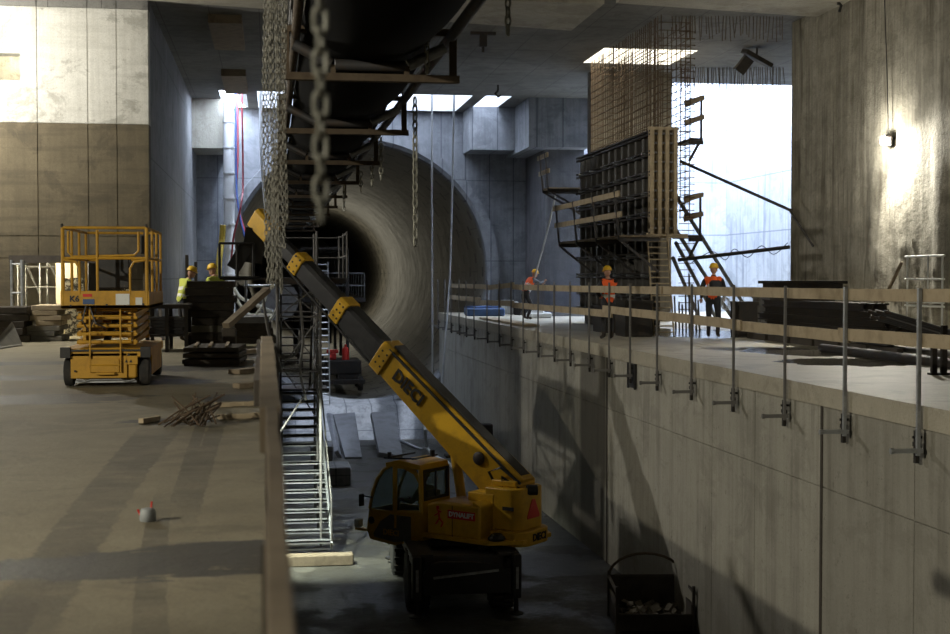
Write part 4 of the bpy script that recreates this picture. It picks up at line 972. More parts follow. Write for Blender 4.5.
# cable bundles tied on the tower
for i, (pts, lb) in enumerate((([at(262, 290, D=29.5), at(268, 330, D=29.5), at(275, 350, D=29.5), at(282, 372, D=29.5)], 'grey cable loop drooping on the stair tower, upper'), ([at(300, 300, D=29.7), at(303, 340, D=29.7), at(300, 370, D=29.7), at(306, 400, D=29.7)], 'grey cable running down the right post of the stair tower'), ([at(275, 352, D=31), at(285, 358, D=31), at(297, 352, D=31), at(300, 330, D=31)], 'thick cable bundle sagging inside the stair tower'))):
    cable('power_cable', lb, 'cable', pts, .03, M['girder'])
# small tube lamps by the tower, lit
for px, py, ln, ang, lb in ((268, 252, .8, 90, 'short vertical lit tube lamp behind the chain bundle'), (250, 320, 1.7, -28, 'long slanting lit tube beside the stair tower'), (245, 352, .7, 0, 'short lit tube low beside the platform')):
    pass
# ------------------------------------------------------------------ ladders
def ladder(name, label, base, top, width, rungs, r_, mat, wx=(1, 0, 0)):
    base, top = Vector(base), Vector(top); wv = Vector(wx) * width / 2
    t = thing(name, label, 'ladder', base); m = MB()
    for s_ in (-1, 1): m.bar(base + wv * s_, top + wv * s_, r_ * 1.4, r_ * 2.6)
    m.build('stile', mat, t, each=1); m = MB()
    for k in range(rungs):
        p_ = base + (top - base) * ((k + .6) / rungs); m.tube(p_ - wv, p_ + wv, r_, 6)
    m.build('rung', mat, t, each=1); return t
lb_ = at(322, 404, Y=YW - 1.4); lb_.z = TZ - TR + .0
ladder('ladder', 'tall grey aluminium ladder standing at the tunnel mouth behind the crane boom', lb_, at(320, 262, Y=YW - 1.0), .62, 22, .03, M['steel'])
p_ = at(291, 262, D=40)
# ------------------------------------------------------------------ tunnel equipment
gan = thing('tunnel_gantry', 'dark steel service gantry with walkway and rails inside the tunnel mouth', 'gantry', (1.4, 62, TZ - TR + .9))
gx0, gx1 = at(300, 300, Y=62).x, at(345, 300, Y=62).x; gz = at(330, 298, Y=60).z
m = MB()
for y in (60, 66, 72, 78):
    for x in (gx0, gx1): m.bar((x, y, TZ - TR + (1.2 if x > 3 else .8)), (x, y, gz + 2.2), .14, .14)
    m.bar((gx0, y, gz - .1), (gx1 + .8, y, gz - .1), .12, .16); m.bar((gx0, y, gz + 2.2), (gx1, y, gz + 2.2), .12, .12)
m.build('gantry_post', M['dsteel'], gan, each=1)
MB().box(gx0, gx1 + .8, 60, 78, gz - .02, gz + .03).build('walkway', M['dsteel'], gan)
m = MB()
for z in (gz + .55, gz + 1.1): m.tube((gx1 + .75, 60, z), (gx1 + .75, 78, z), .03, 6); m.tube((gx0, 60, z), (gx1 + .75, 60, z), .03, 6)
for k in range(10): m.tube((gx1 + .75, 60 + 2 * k, gz), (gx1 + .75, 60 + 2 * k, gz + 1.1), .03, 6)
m.build('walkway_rail', M['steel'], gan)
m = MB(); m.tube((gx0 - 1.0, 58, at(280, 300, Y=60).z), (gx0 - 1.0, 100, at(280, 300, Y=60).z), .85, 28)
for k in range(20): m.lathe([(.85, -.04), (.88, -.04), (.88, .04), (.85, .04)], (gx0 - 1.0, 59 + 2 * k, at(280, 300, Y=60).z), 28, 'y')
tag(m.build('ventilation_duct', M['girder'], smooth=True), 'large round grey ventilation duct running into the tunnel behind the stair tower', 'duct')
# loose kit on the tunnel invert
p_ = at(346, 352, Y=60); zf = TZ - TR
zi = lambda x: TZ - math.sqrt(max(TR * TR - (x - TX) ** 2, 0))
q = at(343, 362, Y=58)
deckz = q.z + .1; m = MB(); fl0 = max(zi(q.x - .8), zi(q.x + .8))
m.cbox((q.x, 58.5, deckz - .3), (1.5, 2.2, .6), ch=.05); m.cbox((q.x, 58.5, fl0 + .42), (1.8, 2.8, .2), ch=.03); m.cbox((q.x + .2, 58.2, (deckz - .6 + fl0 + .5) / 2), (.9, 1.6, deckz - .6 - fl0 - .5))
for a in (-.7, .7):
    for b in (57.4, 59.6): m.lathe([(0, -.1), (.3, -.1), (.32, 0), (.3, .1), (0, .1)], (q.x + a, b, fl0 + .33), 18, 'x')
m.path([(q.x - .7, 57.0, fl0 + .5), (q.x - .9, 56.8, fl0 + .9), (q.x - .9, 56.8, deckz + .3)], .04, 6)
tag(m.build('service_cart', M['iron']), 'low dark service cart on the tunnel floor carrying red kit', 'cart')
m = MB(); m.lathe([(0, 0), (.15, 0), (.15, .45), (.09, .54), (.05, .56), (.05, .66), (0, .66)], (q.x + .1, 57.8, deckz + .01), 16); tag(m.build('red_cylinder', M['red'], smooth=True), 'small red gas cylinder standing in the tunnel mouth', 'cylinder')
m = MB(); m.cbox((q.x - .45, 57.9, deckz + .37), (.5, .3, .16), ch=.03); m.cbox((q.x - .45, 57.9, deckz + .15), (.3, .3, .28), ch=.03); tag(m.build('red_toolbox', M['redp']), 'red toolbox stacked left of the red cylinder in the tunnel', 'toolbox')
for px, py, lb in ((352, 330, 'lit work lamp high on the dark machine in the tunnel'), (247, 300, 'bright tube lamp left of the stair tower')):
    pass

# ------------------------------------------------------------------ pit floor objects
def slab_from_px(name, label, px, Yb, Yt, zt, th, mat, cat='slab'):
    """four picture corners: bottom-left, bottom-right (at Yb on the floor), top-right, top-left (at Yt)"""
    bl, br = at(px[0][0], px[0][1], Y=Yb), at(px[1][0], px[1][1], Y=Yb); tr_, tl = at(px[2][0], px[2][1], Y=Yt), at(px[3][0], px[3][1], Y=Yt)
    for p in (bl, br): p.z = max(p.z, ZP + .02)
    nrm = (br - bl).cross(tl - bl).normalized() * th
    m = MB(); a = [bl, br, tr_, tl]; m.add(a + [p - nrm for p in a], [(0, 1, 2, 3), (7, 6, 5, 4), (0, 4, 5, 1), (1, 5, 6, 2), (2, 6, 7, 3), (3, 7, 4, 0)])
    return tag(m.build(name, mat, bevel=.02), label, cat)
slab_from_px('leaning_slab', 'grey slab leaning on the tunnel sill, left of the pair', ((345, 457), (362, 457), (355, 412), (333, 414)), 46.5, 51, 0, .18, M['slate'])
slab_from_px('leaning_slab', 'grey slab leaning on the tunnel sill, right of the pair', ((379, 452), (403, 456), (395, 412), (371, 412)), 46.5, 51, 0, .18, M['slate'])
slab_from_px('leaning_slab', 'narrow grey slab propped left of the two wide slabs', ((338, 450), (342, 458), (333, 414), (329, 412)), 46.8, 50.8, 0, .15, M['slate'])
for px, py, w_, d_, h_, lb in ((337, 486, .85, 1.4, .55, 'pale concrete block on the pit floor beside the stair tower'), (322, 461, .75, 1.2, .5, 'darker concrete block behind the pale one by the stair tower')):
    p_ = at(px, py, Z=ZP); m = MB(); m.cbox((p_.x, p_.y + d_ / 2, ZP + h_ / 2), (w_, d_, h_), ch=.03); tag(m.build('concrete_block', C['back']), lb, 'block')
# sump pump and hoses at the wall foot
p_ = at(452, 412, D=47); base = Vector((XRW + sh(p_.y) - .65, p_.y, ZP + .0))
pump = thing('water_pump', 'grey water pump with valves at the foot of the right pit wall', 'pump', base)
m = MB(); m.lathe([(0, 0), (.22, 0), (.26, .1), (.26, .7), (.2, .85), (.08, .9), (.08, 1.3), (0, 1.3)], base, 20); m.build('pump_body', M['steel'], pump, smooth=True)
m = MB(); m.path([base + Vector((0, 0, 1.3)), base + Vector((0, -.1, 1.7)), base + Vector((-.3, -.3, 1.75)), base + Vector((-.4, -.4, 1.4))], .07, 10); m.lathe([(0, -.1), (.13, -.1), (.13, .1), (0, .1)], base + Vector((0, 0, 1.25)), 14); m.build('outlet_pipe', M['dsteel'], pump, smooth=True)
m = MB(); m.box(base.x - .35, base.x + .3, base.y - .3, base.y + .3, ZP, ZP + .08); m.build('pump_base', M['iron'], pump)
p2_ = at(468, 415, D=42); b2_ = Vector((XRW + sh(p2_.y) - .5, p2_.y, ZP))
pump2 = thing('pump_control_box', 'dark control cabinet on a stand by the right pit wall behind the boom', 'cabinet', b2_)
m = MB(); m.cbox(b2_ + Vector((0, 0, 1.3)), (.5, .4, .8), ch=.03); m.build('box', M['dsteel'], pump2)
m = MB(); m.tube(b2_ + Vector((-.15, 0, 0)), b2_ + Vector((-.15, 0, .95)), .03, 8); m.tube(b2_ + Vector((.15, 0, 0)), b2_ + Vector((.15, 0, .95)), .03, 8); m.build('stand', M['dsteel'], pump2, each=1)
cable('water_hose', 'white hose curving over the pit floor near the crane boom', 'hose', [Vector((*at(424, 430, Z=ZP).xy, ZP + 1.2)), at(425, 425, D=47), at(427, 447, Z=ZP + .08), at(437, 457, Z=ZP + .08), at(447, 462, Z=ZP + .08), at(455, 470, Z=ZP + .08)], .06, M['white'])
cable('water_hose', 'thin grey hose lying across the pit floor below the tunnel', 'hose', [at(400, 440, Z=ZP + .05), at(415, 447, Z=ZP + .05), at(422, 449, Z=ZP + .05)], .045, M['rope'])
# rubble crate in the near right corner of the pit
p_ = at(650, 625, Z=ZP); cr = thing('rubble_crate', 'dark open crate with an arched handle and rubble in it on the dark pit floor', 'crate', (p_.x, p_.y, ZP), R(-8))
def cl(m, name, mat, **k): return m.build(name, mat, cr, local=True, **k)
W_, D_, H_ = 1.35, 1.3, .75; m = MB()
m.box(-W_ / 2, W_ / 2, -D_ / 2, D_ / 2, .06, .1)
m.box(-W_ / 2, W_ / 2, -D_ / 2, -D_ / 2 + .04, .1, H_ * .45); m.box(-W_ / 2, W_ / 2, D_ / 2 - .04, D_ / 2, .1, H_); m.box(-W_ / 2, -W_ / 2 + .04, -D_ / 2, D_ / 2, .1, H_ * .7); m.box(W_ / 2 - .04, W_ / 2, -D_ / 2, D_ / 2, .1, H_ * .7)
cl(m, 'crate_wall', M['dwood'])
m = MB()
for x in (-W_ / 2, W_ / 2):
    for y in (-D_ / 2, D_ / 2): m.bar((x, y, 0), (x, y, H_ + .1), .05, .05)
m.bar((-W_ / 2, -D_ / 2, H_), (-W_ / 2, D_ / 2, H_), .04, .05); m.bar((W_ / 2, -D_ / 2, H_), (W_ / 2, D_ / 2, H_), .04, .05); m.bar((-W_ / 2, D_ / 2, H_), (W_ / 2, D_ / 2, H_), .04, .05); m.bar((-W_ / 2, -D_ / 2, H_ * .45), (W_ / 2, -D_ / 2, H_ * .45), .04, .05)
cl(m, 'crate_frame', M['dwood'])
cl(MB().path([(-W_ / 2 * math.cos(math.pi * k / 12), D_ / 2, H_ + .42 * math.sin(math.pi * k / 12)) for k in range(13)], .025, 6), 'handle', M['rust'], smooth=True)
m = MB()
for k in range(60):
    a = rnd.uniform(0, 6.28); m.cbox((rnd.uniform(-.55, .55), rnd.uniform(-.5, .5), .14 + rnd.uniform(0, .16)), (rnd.uniform(.08, .2), rnd.uniform(.08, .2), rnd.uniform(.05, .14)), Euler((rnd.uniform(-.6, .6), rnd.uniform(-.6, .6), a)).to_matrix())
tag(m.build('rubble', M['rubble'], cr, local=True), kind='stuff')

# ------------------------------------------------------------------ wooden guard rail close to the camera
rx = at(287, 634, Y=1.55).x
zt = 1.08
def plank(name, label, p0, p1, w_, h_, mat, cat='board', group=None, wob=.004, up=(0, 0, 1), n=10):
    p0, p1 = Vector(p0), Vector(p1); m = MB(); pts = []
    d, x, z = m.frame(p0, p1, up); vs = []
    for k in range(n + 1):
        c_ = p0 + (p1 - p0) * (k / n) + x * rnd.uniform(-wob, wob) + z * rnd.uniform(-wob, wob)
        for a, b in ((-1, -1), (1, -1), (1, 1), (-1, 1)): vs.append(c_ + x * a * w_ / 2 + z * b * h_ / 2)
    fs = [(3, 2, 1, 0), tuple(n * 4 + i for i in range(4))] + [(k * 4 + i, k * 4 + (i + 1) % 4, k * 4 + 4 + (i + 1) % 4, k * 4 + 4 + i) for k in range(n) for i in range(4)]
    m.add(vs, fs); return tag(m.build(name, mat, bevel=.003), label, cat, group)
plank('guard_board', 'blurred top board of the wooden guard rail right below the camera', (rx, .9, zt - .07), (rx - .02, 4.4, zt - .07), .034, .15, M['wood'])
plank('guard_board', 'blurred thicker top board farther along the near wooden guard rail', (rx - .02, 4.45, zt - .08), (rx - .05, 8.3, zt - .02), .07, .15, M['wood'])
plank('guard_board', 'dark board fixed left of the near guard rail at its far end', (rx - .09, 7.2, zt - .2), (rx - .1, 10.2, zt - .12), .05, .14, M['dwood'])
plank('guard_board', 'lower board of the near wooden guard rail', (rx + .03, .9, .52), (rx - .0, 8.2, .52), .03, .14, M['dwood'])
for k, y in enumerate((3.0, 5.1, 7.2)):
    m = MB(); m.bar((rx - .025 - .004 * k, y, -.55), (rx - .025 - .004 * k, y, zt - .17), .03, .05, (0, 1, 0))
    tag(m.build('rail_post', M['dwood']), '%s dark upright post of the near wooden guard rail counted from the camera' % ('first', 'second', 'third')[k], 'post', 'posts of the near guard rail')
# loose planks leaning against the end of the near rail
for i, (a, b, w_) in enumerate(((at(262, 395, D=9.5), at(258, 325, D=10), .06), (at(276, 380, D=9.5), at(279, 330, D=10.2), .05))):
    a.z = max(a.z, .5)
    pass

# pale hoses and bars hung in the lit left part of the tunnel mouth
for i, (pts, r_, lb) in enumerate((((at(231, 283, D=46), at(240, 297, D=46), at(255, 304, D=46), at(272, 312, D=46.4)), .07, 'thick pale hose sagging left of the stair tower, upper'), ((at(232, 292, D=45.4), at(243, 309, D=45.4), at(258, 322, D=45.4), at(270, 338, D=45.6)), .06, 'pale hose sagging left of the stair tower, lower'),
        ((at(240, 322, D=44.6), at(252, 318, D=44.6), at(262, 306, D=44.6), at(268, 290, D=44.6)), .045, 'thin pale hose curving up beside the stair tower'), ((at(256, 336, D=44), at(262, 322, D=44), at(272, 318, D=44), at(280, 300, D=44)), .045, 'thin pale hose looping nearest the stair tower'))):
    cable('pale_hose', lb, 'hose', pts, r_, M['white'])
for i, (a, b, lb) in enumerate(((at(236, 322, D=43.4), at(262, 322, D=43.4), 'short level scaffold tube behind the propped beam'), (at(244, 286, D=43.4), at(282, 286, D=43.4), 'level scaffold tube behind the chain bundle'), (at(246, 350, D=42.4), at(246, 276, D=42.4), 'upright scaffold tube behind the chain bundle'))):
    if i == 2: a.z = 0
    tag(MB().tube(a, b, .04, 8).build('scaffold_tube', M['steel'], smooth=True), lb, 'tube')
# ------------------------------------------------------------------ left platform: doorway and material
YD0 = YF - .25
# steel frame lining the doorway
dr = thing('door_frame_scaffold', 'pale steel prop frame standing in front of the doorway on the far left', 'scaffold', (at(18, 335, Y=YD0).x, YD0, 0))
m = MB(); xA, xB = at(12, 300, Y=YD0).x, at(25, 300, Y=YD0).x; zt_ = at(12, 260, Y=YD0).z
m.tube((xA, YD0, 0), (xA, YD0, zt_), .035, 8); m.tube((xB, YD0 - .3, 0), (xB, YD0 - .3, zt_), .05, 8); m.build('standard', M['steel'], dr, each=1)
m = MB()
for z in (.45, 1.1, zt_ - .1): m.tube((xA, YD0, z), (xB + .1, YD0 - .25, z), .025, 6)
m.build('ledger', M['steel'], dr, each=1)
m = MB(); m.box(xa, xb, YF - .12, YF - .02, zs[1] - .12, zs[1] + .06); tag(m.build('lintel_beam', M['dwood']), 'dark timber lintel across the top of the doorway', 'beam')
# things inside the room
x0_, x1_ = at(56, 300, Y=YF + 2).x, at(77, 300, Y=YF + 2).x
m = MB(); m.box(x0_, x1_, YF + 2, YF + 2.15, 0, 2.1); tag(m.build('site_board', M['cream']), 'cream painted panel standing in the lit room behind the lift', 'panel')
x0_, x1_ = at(65, 300, Y=YF + 1.3).x, at(84, 300, Y=YF + 1.3).x
m = MB(); m.box(x0_, x1_, YF + 1.3, YF + 1.4, .0, at(70, 278, Y=YF + 1.3).z); tag(m.build('speckled_sheet', M['speck']), 'black and white speckled sheet in the doorway behind the lift', 'sheet')
x0_, x1_ = at(88, 300, Y=YF + .9).x, at(122, 300, Y=YF + .9).x
m = MB(); m.cbox(((x0_ + x1_) / 2, YF + 1.1, .95), (x1_ - x0_, .5, 1.9), ch=.02); m.box((x0_ + x1_) / 2 - .01, (x0_ + x1_) / 2 + .01, YF + .84, YF + .86, .1, 1.8); tag(m.build('tool_cabinet', M['black']), 'tall black cabinet just inside the doorway', 'cabinet')
x0_ = at(126, 300, Y=YF + 1.5).x
m = MB(); m.box(x0_, min(x0_ + .35, XS - .52), YF + 1.5, YF + 1.6, 0, 2.2); tag(m.build('site_board', M['cream']), 'narrow cream board right of the black cabinet in the doorway', 'panel')
sc_ = thing('scaffold_bay', 'blue-lit scaffold with crossed braces inside the room on the far left', 'scaffold', (at(40, 300, Y=YF + 4).x, YF + 4, 0))
m = MB(); X0, X1 = at(18, 300, Y=YF + 4).x, at(62, 300, Y=YF + 4).x
for x in (X0, (X0 + X1) / 2, X1):
    for y in (YF + 4, YF + 5.2): m.tube((x, y, 0), (x, y, 2.4), .03, 6)
m.build('standard', M['steel'], sc_, each=1); m = MB()
for z in (.5, 1.2, 1.75, 2.2): m.tube((X0, YF + 4, z), (X1, YF + 4, z), .03, 6)
m.tube((X0, YF + 4, 2.3), ((X0 + X1) / 2, YF + 4, 1.0), .03, 6); m.tube(((X0 + X1) / 2, YF + 4, 2.3), (X1, YF + 4, 1.2), .03, 6)
m.build('brace', M['steel'], sc_, each=1)
# plywood panels stacked in the doorway
px0, px1 = at(30, 320, Y=32.2).x, at(60, 320, Y=32.2).x
for k in range(7):
    a_ = rnd.uniform(-.05, .05); m = MB(); m.cbox(((px0 + px1) / 2 + rnd.uniform(-.12, .12), 32.6, .065 + k * .118), (px1 - px0 + rnd.uniform(-.1, .1), 1.2, .11), Matrix.Rotation(a_, 3, 'Z'), ch=.01)
    nm = ('bottom', 'second from bottom', 'third from bottom', 'middle', 'third from top', 'second from top', 'top')[k]
    tag(m.build('plywood_sheet', M['lwood'] if k > 2 else M['ply']), 'flat formwork panel in the doorway stack beside the lift, %s of seven' % nm, 'panel', 'panels stacked in the doorway')
for k in range(5):
    m = MB(); m.cbox((px0 - .35 + rnd.uniform(-.05, .05), 32.2, .085 + k * .16), (.7, 1.1, .15), Matrix.Rotation(rnd.uniform(-.08, .08), 3, 'Z'), ch=.01)
    tag(m.build('plywood_sheet', M['dwood']), 'dark panel in the low pile left of the doorway stack, %s of five' % ('bottom', 'second', 'third', 'fourth', 'top')[k], 'panel', 'dark panels left of the doorway stack')
# slanting grey sheet at the left edge
a, b, c_, d = at(-12, 352, D=27), at(22, 345, Z=.02), at(8, 333, D=29.5), at(-12, 335, D=28)
m = MB(); a.z = .02; nrm = Vector((0, 0, -.04)); q = [a, b, c_, Vector((a.x, c_.y, c_.z + .25))]
m.add(q + [p + Vector((.02, .05, -.05)) for p in q], [(0, 1, 2, 3), (7, 6, 5, 4), (0, 4, 5, 1), (1, 5, 6, 2), (2, 6, 7, 3), (3, 7, 4, 0)])
tag(m.build('leaning_sheet', M['ply']), 'grey sheet lying tilted on the floor at the left edge of the picture', 'sheet')

# stack of black formwork panels in front of the workers
cxs = at(211, 348, Z=0); ysk = cxs.y
tops = []
zk = 0.02
for k, (pw, col_) in enumerate(((.95, 'dwood'), (.9, 'dwood'), (.86, 'ply'), (.86, 'dwood'), (.9, 'dwood'), (.98, 'dwood'), (.98, 'iron'), (.96, 'dwood'), (.95, 'dwood'))):
    h = .14 + (.02 if k % 2 else 0); m = MB(); c0 = Vector((cxs.x + rnd.uniform(-.04, .04), ysk + .4, zk + h / 2))
    rot = Matrix.Rotation(rnd.uniform(-.05, .05), 3, 'Z'); m.cbox(c0, (pw, 1.0, .02), rot); m.cbox(c0 + Vector((0, 0, h / 2 - .015)), (pw, 1.0, .03), rot)
    for q in (-1, 0, 1): m.cbox(c0 + rot @ Vector((q * (pw / 2 - .04), 0, 0)), (.06, 1.0, h - .01), rot)
    for q in (-1, 1): m.cbox(c0 + rot @ Vector((0, q * .47, 0)), (pw, .05, h - .01), rot)
    tag(m.build('shuttering_board', M[col_]), 'dark ribbed panel in the tall stack before the yellow workers, %s' % ('bottom', 'second up', 'third up', 'fourth up', 'fifth up', 'sixth up', 'seventh up', 'eighth up', 'top')[k], 'panel', 'stacked wall form panels'); zk += h + .004
stack_top = zk
# dark trestle table with material left of it
tb = at(160, 352, Z=0); tt = thing('work_trestle', 'dark steel trestle loaded with beams right behind the scissor lift', 'trestle', (tb.x, tb.y, 0))
zt_ = at(160, 304, D=tb.y).z
m = MB(); xl, xr = at(144, 304, Y=tb.y).x, at(189, 304, Y=tb.y).x; m.box(xl, xr, tb.y, tb.y + 1.2, zt_ - .08, zt_)
m.build('top', M['iron'], tt); m = MB()
for x in (xl + .06, xr - .06, (xl + xr) / 2):
    for y in (tb.y + .06, tb.y + 1.14): m.bar((x, y, 0), (x, y, zt_ - .08), .07, .07)
m.build('leg', M['iron'], tt, each=1); m = MB(); m.box(xl, xr, tb.y + .1, tb.y + 1.1, .3, .34); m.build('shelf', M['iron'], tt)
for k in range(5): m = MB(); m.cbox(((xl + xr) / 2 + rnd.uniform(-.05, .05), tb.y + .6, .375 + k * .068), (xr - xl - .2, .7, .06), Matrix.Rotation(rnd.uniform(-.05, .05), 3, 'Z')); tag(m.build('steel_plate', M['dsteel']), 'dark plate lying on the trestle shelf, %s of five' % ('bottom', 'second', 'third', 'fourth', 'top')[k], 'plate', 'plates on the trestle shelf')
# pallet of panels with pale battens on the floor
pb = at(211, 366, Z=0); pal = thing('panel_pallet', 'low pallet of dark panels with pale battens on top, before the tall stack', 'pallet', (pb.x, pb.y, 0), R(-4))
m = MB()
for k in range(3): m.cbox((0, .7, .07 + .1 * k), (.95 - .02 * k, 1.4, .075), ch=.008)
m.build('deck', M['dwood'], pal, local=True); m = MB()
for y in (.08, .7, 1.3): m.cbox((0, y, .015), (.9, .1, .03))
m.build('skid', M['dwood'], pal, local=True, each=1); m = MB()
for x in (-.32, -.08, .2): m.cbox((x, .7, .325), (.05, 1.35, .03), Matrix.Rotation(.08, 3, 'Z'))
m.build('batten', M['lwood'], pal, local=True, each=1)
# long timber propped on the pallet
a, b = at(226, 326, D=24), at(267, 290, D=25.5); plank('propped_timber', 'thick brown timber beam propped up at an angle between the stack and the stair tower', a, b, .14, .1, M['wood'], 'beam')
m = MB(); m.cbox(a + Vector((.05, .1, -.4)), (.25, .3, .72), ch=.02); m.v = [Vector((p.x, p.y, max(p.z, 0))) for p in m.v]; tag(m.build('timber_block', M['dwood']), 'dark timber block under the low end of the propped beam', 'block')
# planks scattered by the platform edge
for i, (p0, p1, w_, lb) in enumerate(((at(141, 421, Z=.03), at(158, 418, Z=.03), .06, 'short pale stick lying left of the rebar pile'), (at(218, 417, Z=.03), at(262, 415, Z=.03), .07, 'pale batten lying right of the rebar pile'), (at(215, 405, Z=.03), at(262, 403, Z=.03), .06, 'thin batten behind the pale one near the platform edge'),
                               (at(236, 386, Z=.04), at(266, 384, Z=.04), .16, 'broad dark plank across the floor by the platform edge'), (at(234, 372, Z=.04), at(266, 368, Z=.04), .2, 'broad brown plank farther back by the platform edge'), (at(240, 352, Z=.06), at(268, 350, Z=.06), .25, 'dark plank beside the propped beam'))):
    plank('floor_plank', lb, p0, p1, w_, .05 if w_ < .1 else .07, M['lwood'] if w_ < .1 else M['wood'], 'plank')
for k in range(4):
    p_ = at(250, 345, Z=0); m = MB(); m.cbox((p_.x, p_.y + 1.2, .08 + k * .15), (1.1 - .1 * k, 1.6, .14), Matrix.Rotation(rnd.uniform(-.06, .06), 3, 'Z')); tag(m.build('slab_form', M['dwood'] if k < 3 else M['slate']), 'flat form in the low pile at the platform edge behind the propped beam, %s' % ('bottom', 'second', 'third', 'top')[k], 'panel', 'low pile at the platform edge')
# dark poles leaning on the side wall
for i, (px, pt, lb) in enumerate((((163, 290), (152, 235), 'dark plank leaning on the side wall behind the lift, left one'), ((187, 300), (184, 255), 'thin dark post standing by the side wall near the workers'), ((196, 300), (194, 262), 'short dark post right of the yellow helmets'))):
    a, b = at(*px, D=31.5), at(*pt, D=33.0 if i == 0 else 31.5); a.z = 0.0; a.x = max(a.x, XS + .1); b.x = max(b.x, XS + .05) if i == 0 else a.x
    m = MB(); m.bar(a, b, .07, .05, (0, 1, 0)); tag(m.build('leaning_post', M['dwood']), lb, 'post')
# rebar pile
rp = at(192, 428, Z=0)
for k in range(30):
    a = rnd.uniform(-.5, .9); r0 = rnd.uniform(.25, .6); z0 = rnd.uniform(.0, .12); c0 = Vector((rp.x + rnd.uniform(-.12, .22), rp.y + .15 + rnd.uniform(-.1, .3), .03))
    d_ = Vector((math.sin(a), rnd.uniform(-.2, .5), 0)) * r0; up = Vector((0, 0, rnd.uniform(.05, .3)))
    if k < 22: d_ = Vector((rnd.uniform(-.15, .35), rnd.uniform(-.1, .35), 0)); up = Vector((0, 0, rnd.uniform(.12, .3)))
    m = MB(); m.path([c0 - d_ * .8, c0 - d_ * .2 + up * .45, c0 + d_ * .8 + up], .009, 5); m.v = [Vector((p.x, p.y, max(p.z, .004))) for p in m.v]
    tag(m.build('rebar_offcut', M['rebar']), 'short bent rusty rebar offcut in the tangled heap on the left platform', 'rebar', 'heap of rebar offcuts')
# small grey container with a red handle
bp_ = at(148, 521, Z=0); bk = thing('grey_canister', 'small grey canister with a red spout standing alone on the left platform', 'canister', bp_)
m = MB(); m.lathe([(0, 0), (.047, 0), (.052, .01), (.05, .055), (.04, .075), (.02, .082), (0, .082)], bp_, 20); m.build('body', M['bucket'], bk, smooth=True)
m = MB(); m.tube(bp_ + Vector((.02, 0, .075)), bp_ + Vector((.024, 0, .12)), .006, 8); m.tube(bp_ + Vector((-.045, -.01, .04)), bp_ + Vector((-.06, -.01, .075)), .006, 8); m.build('spout', M['red'], bk, smooth=True, each=1)

# ------------------------------------------------------------------ guard rail of the right slab
post_px = [438, 445, 451, 459, 466, 474, 487, 499, 511, 523, 538, 554, 570, 589, 609, 630, 657, 691.5, 733.5, 785, 845, 919, 1010]
ypost = []
for px in post_px:
    y = atR(px, 350, -.06).y
    if y < YW - .3: ypost.append(y)
XG0 = XR - .06
for i, y in enumerate(ypost):
    zt_ = 1.36; XG = XG0 + sh(y)
    t = thing('guard_rail_post', '%s guard rail post on the right slab counted from the near end' % ['first', 'second', 'third', 'fourth', 'fifth', 'sixth', 'seventh', 'eighth', 'ninth', 'tenth', 'eleventh', 'twelfth', 'thirteenth', 'fourteenth', 'fifteenth', 'sixteenth', 'seventeenth', 'eighteenth', 'nineteenth', 'twentieth', 'twenty-first', 'twenty-second'][len(ypost) - 1 - i - (1 if post_px[len(ypost) - 1] > 950 or True else 0)] if i < len(ypost) - 1 else 'guard rail post just outside the right edge of the picture', 'post', (XG, y, -.62), 0, 'guard rail posts of the right slab')
    mt = M['steel'] if y < 17.8 else M['girder']
    m = MB(); m.bar((XG, y, -.58), (XG, y, zt_), .038 if y > 17.8 else .045, .038 if y > 17.8 else .045, (0, 1, 0)); m.build('upright', mt, t, bevel=.004)
    m = MB(); m.bar((XG, y, -.52), (XG + .05, y, -.52), .05, .05); m.bar((XG - .02, y - .0, -.52), (XG - .3, y, -.52), .05, .05); m.tube((XG - .3, y, -.52), (XG - .34, y, -.52), .035, 8); m.build('clamp_tube', mt, t)
    m = MB(); m.bar((XG + .04, y + .12, -.68), (XG + .04, y + .12, -.3), .045, .06, (0, 1, 0)); m.bar((XG + .02, y, -.46), (XG + .02, y + .14, -.46), .04, .05); m.bar((XG - .0, y + .14, -.38), (XG + .12, y + .14, -.38), .03, .03); m.build('clamp_jaw', M['iron'], t)
# timber boards clipped to the posts
XB = XG0 + .05
def rail_board(a, b, lb, h=.15, dx=0):
    pa, pb_ = atR(a[0], a[1], -.01 + dx), atR(b[0], b[1], -.01 + dx)
    if pb_.y > YW - .5: pb_ = pa.lerp(pb_, (YW - .5 - pa.y) / (pb_.y - pa.y))
    plank('rail_board', lb, pa, pb_, .035, h, M['lwood'], 'board', None, .003)
ordn = ['nearest', 'second from the near end', 'third from the near end', 'fourth from the near end', 'fifth from the near end', 'farthest']
for i, (a, b) in enumerate((((1060, 297), (839, 294.5)), ((850, 294.5), (655, 290)), ((662, 290.5), (547, 288)), ((551, 288), (512.5, 287)), ((514, 284.8), (486, 288)), ((489, 287), (449, 285.5)))):
    rail_board(a, b, 'top board of the right slab guard rail, %s' % ordn[i], dx=.037 * (i % 2))
for i, (a, b) in enumerate((((1060, 351), (839, 334)), ((850, 337), (732, 325)), ((741, 325), (603, 309)), ((612, 314), (512, 305)), ((514, 303.5), (476, 302.5)), ((480, 300), (449, 297)))):
    rail_board(a, b, 'middle board of the right slab guard rail, %s' % ordn[i], dx=.037 * (i % 2), h=.16)
# end rail across the slab at the tunnel side
m = MB()
xe = at(438, 300, Y=YW - 1.2).x
# formwork ledge below the rail at the far end
plank('ledge_board', 'pale board lying along the slab edge at the far end', (XR + .1, at(590, 325, Z=.05).y, .05), (XR - .1, at(470, 318, Z=.05).y, .05), .5, .06, M['lwood'], 'board')
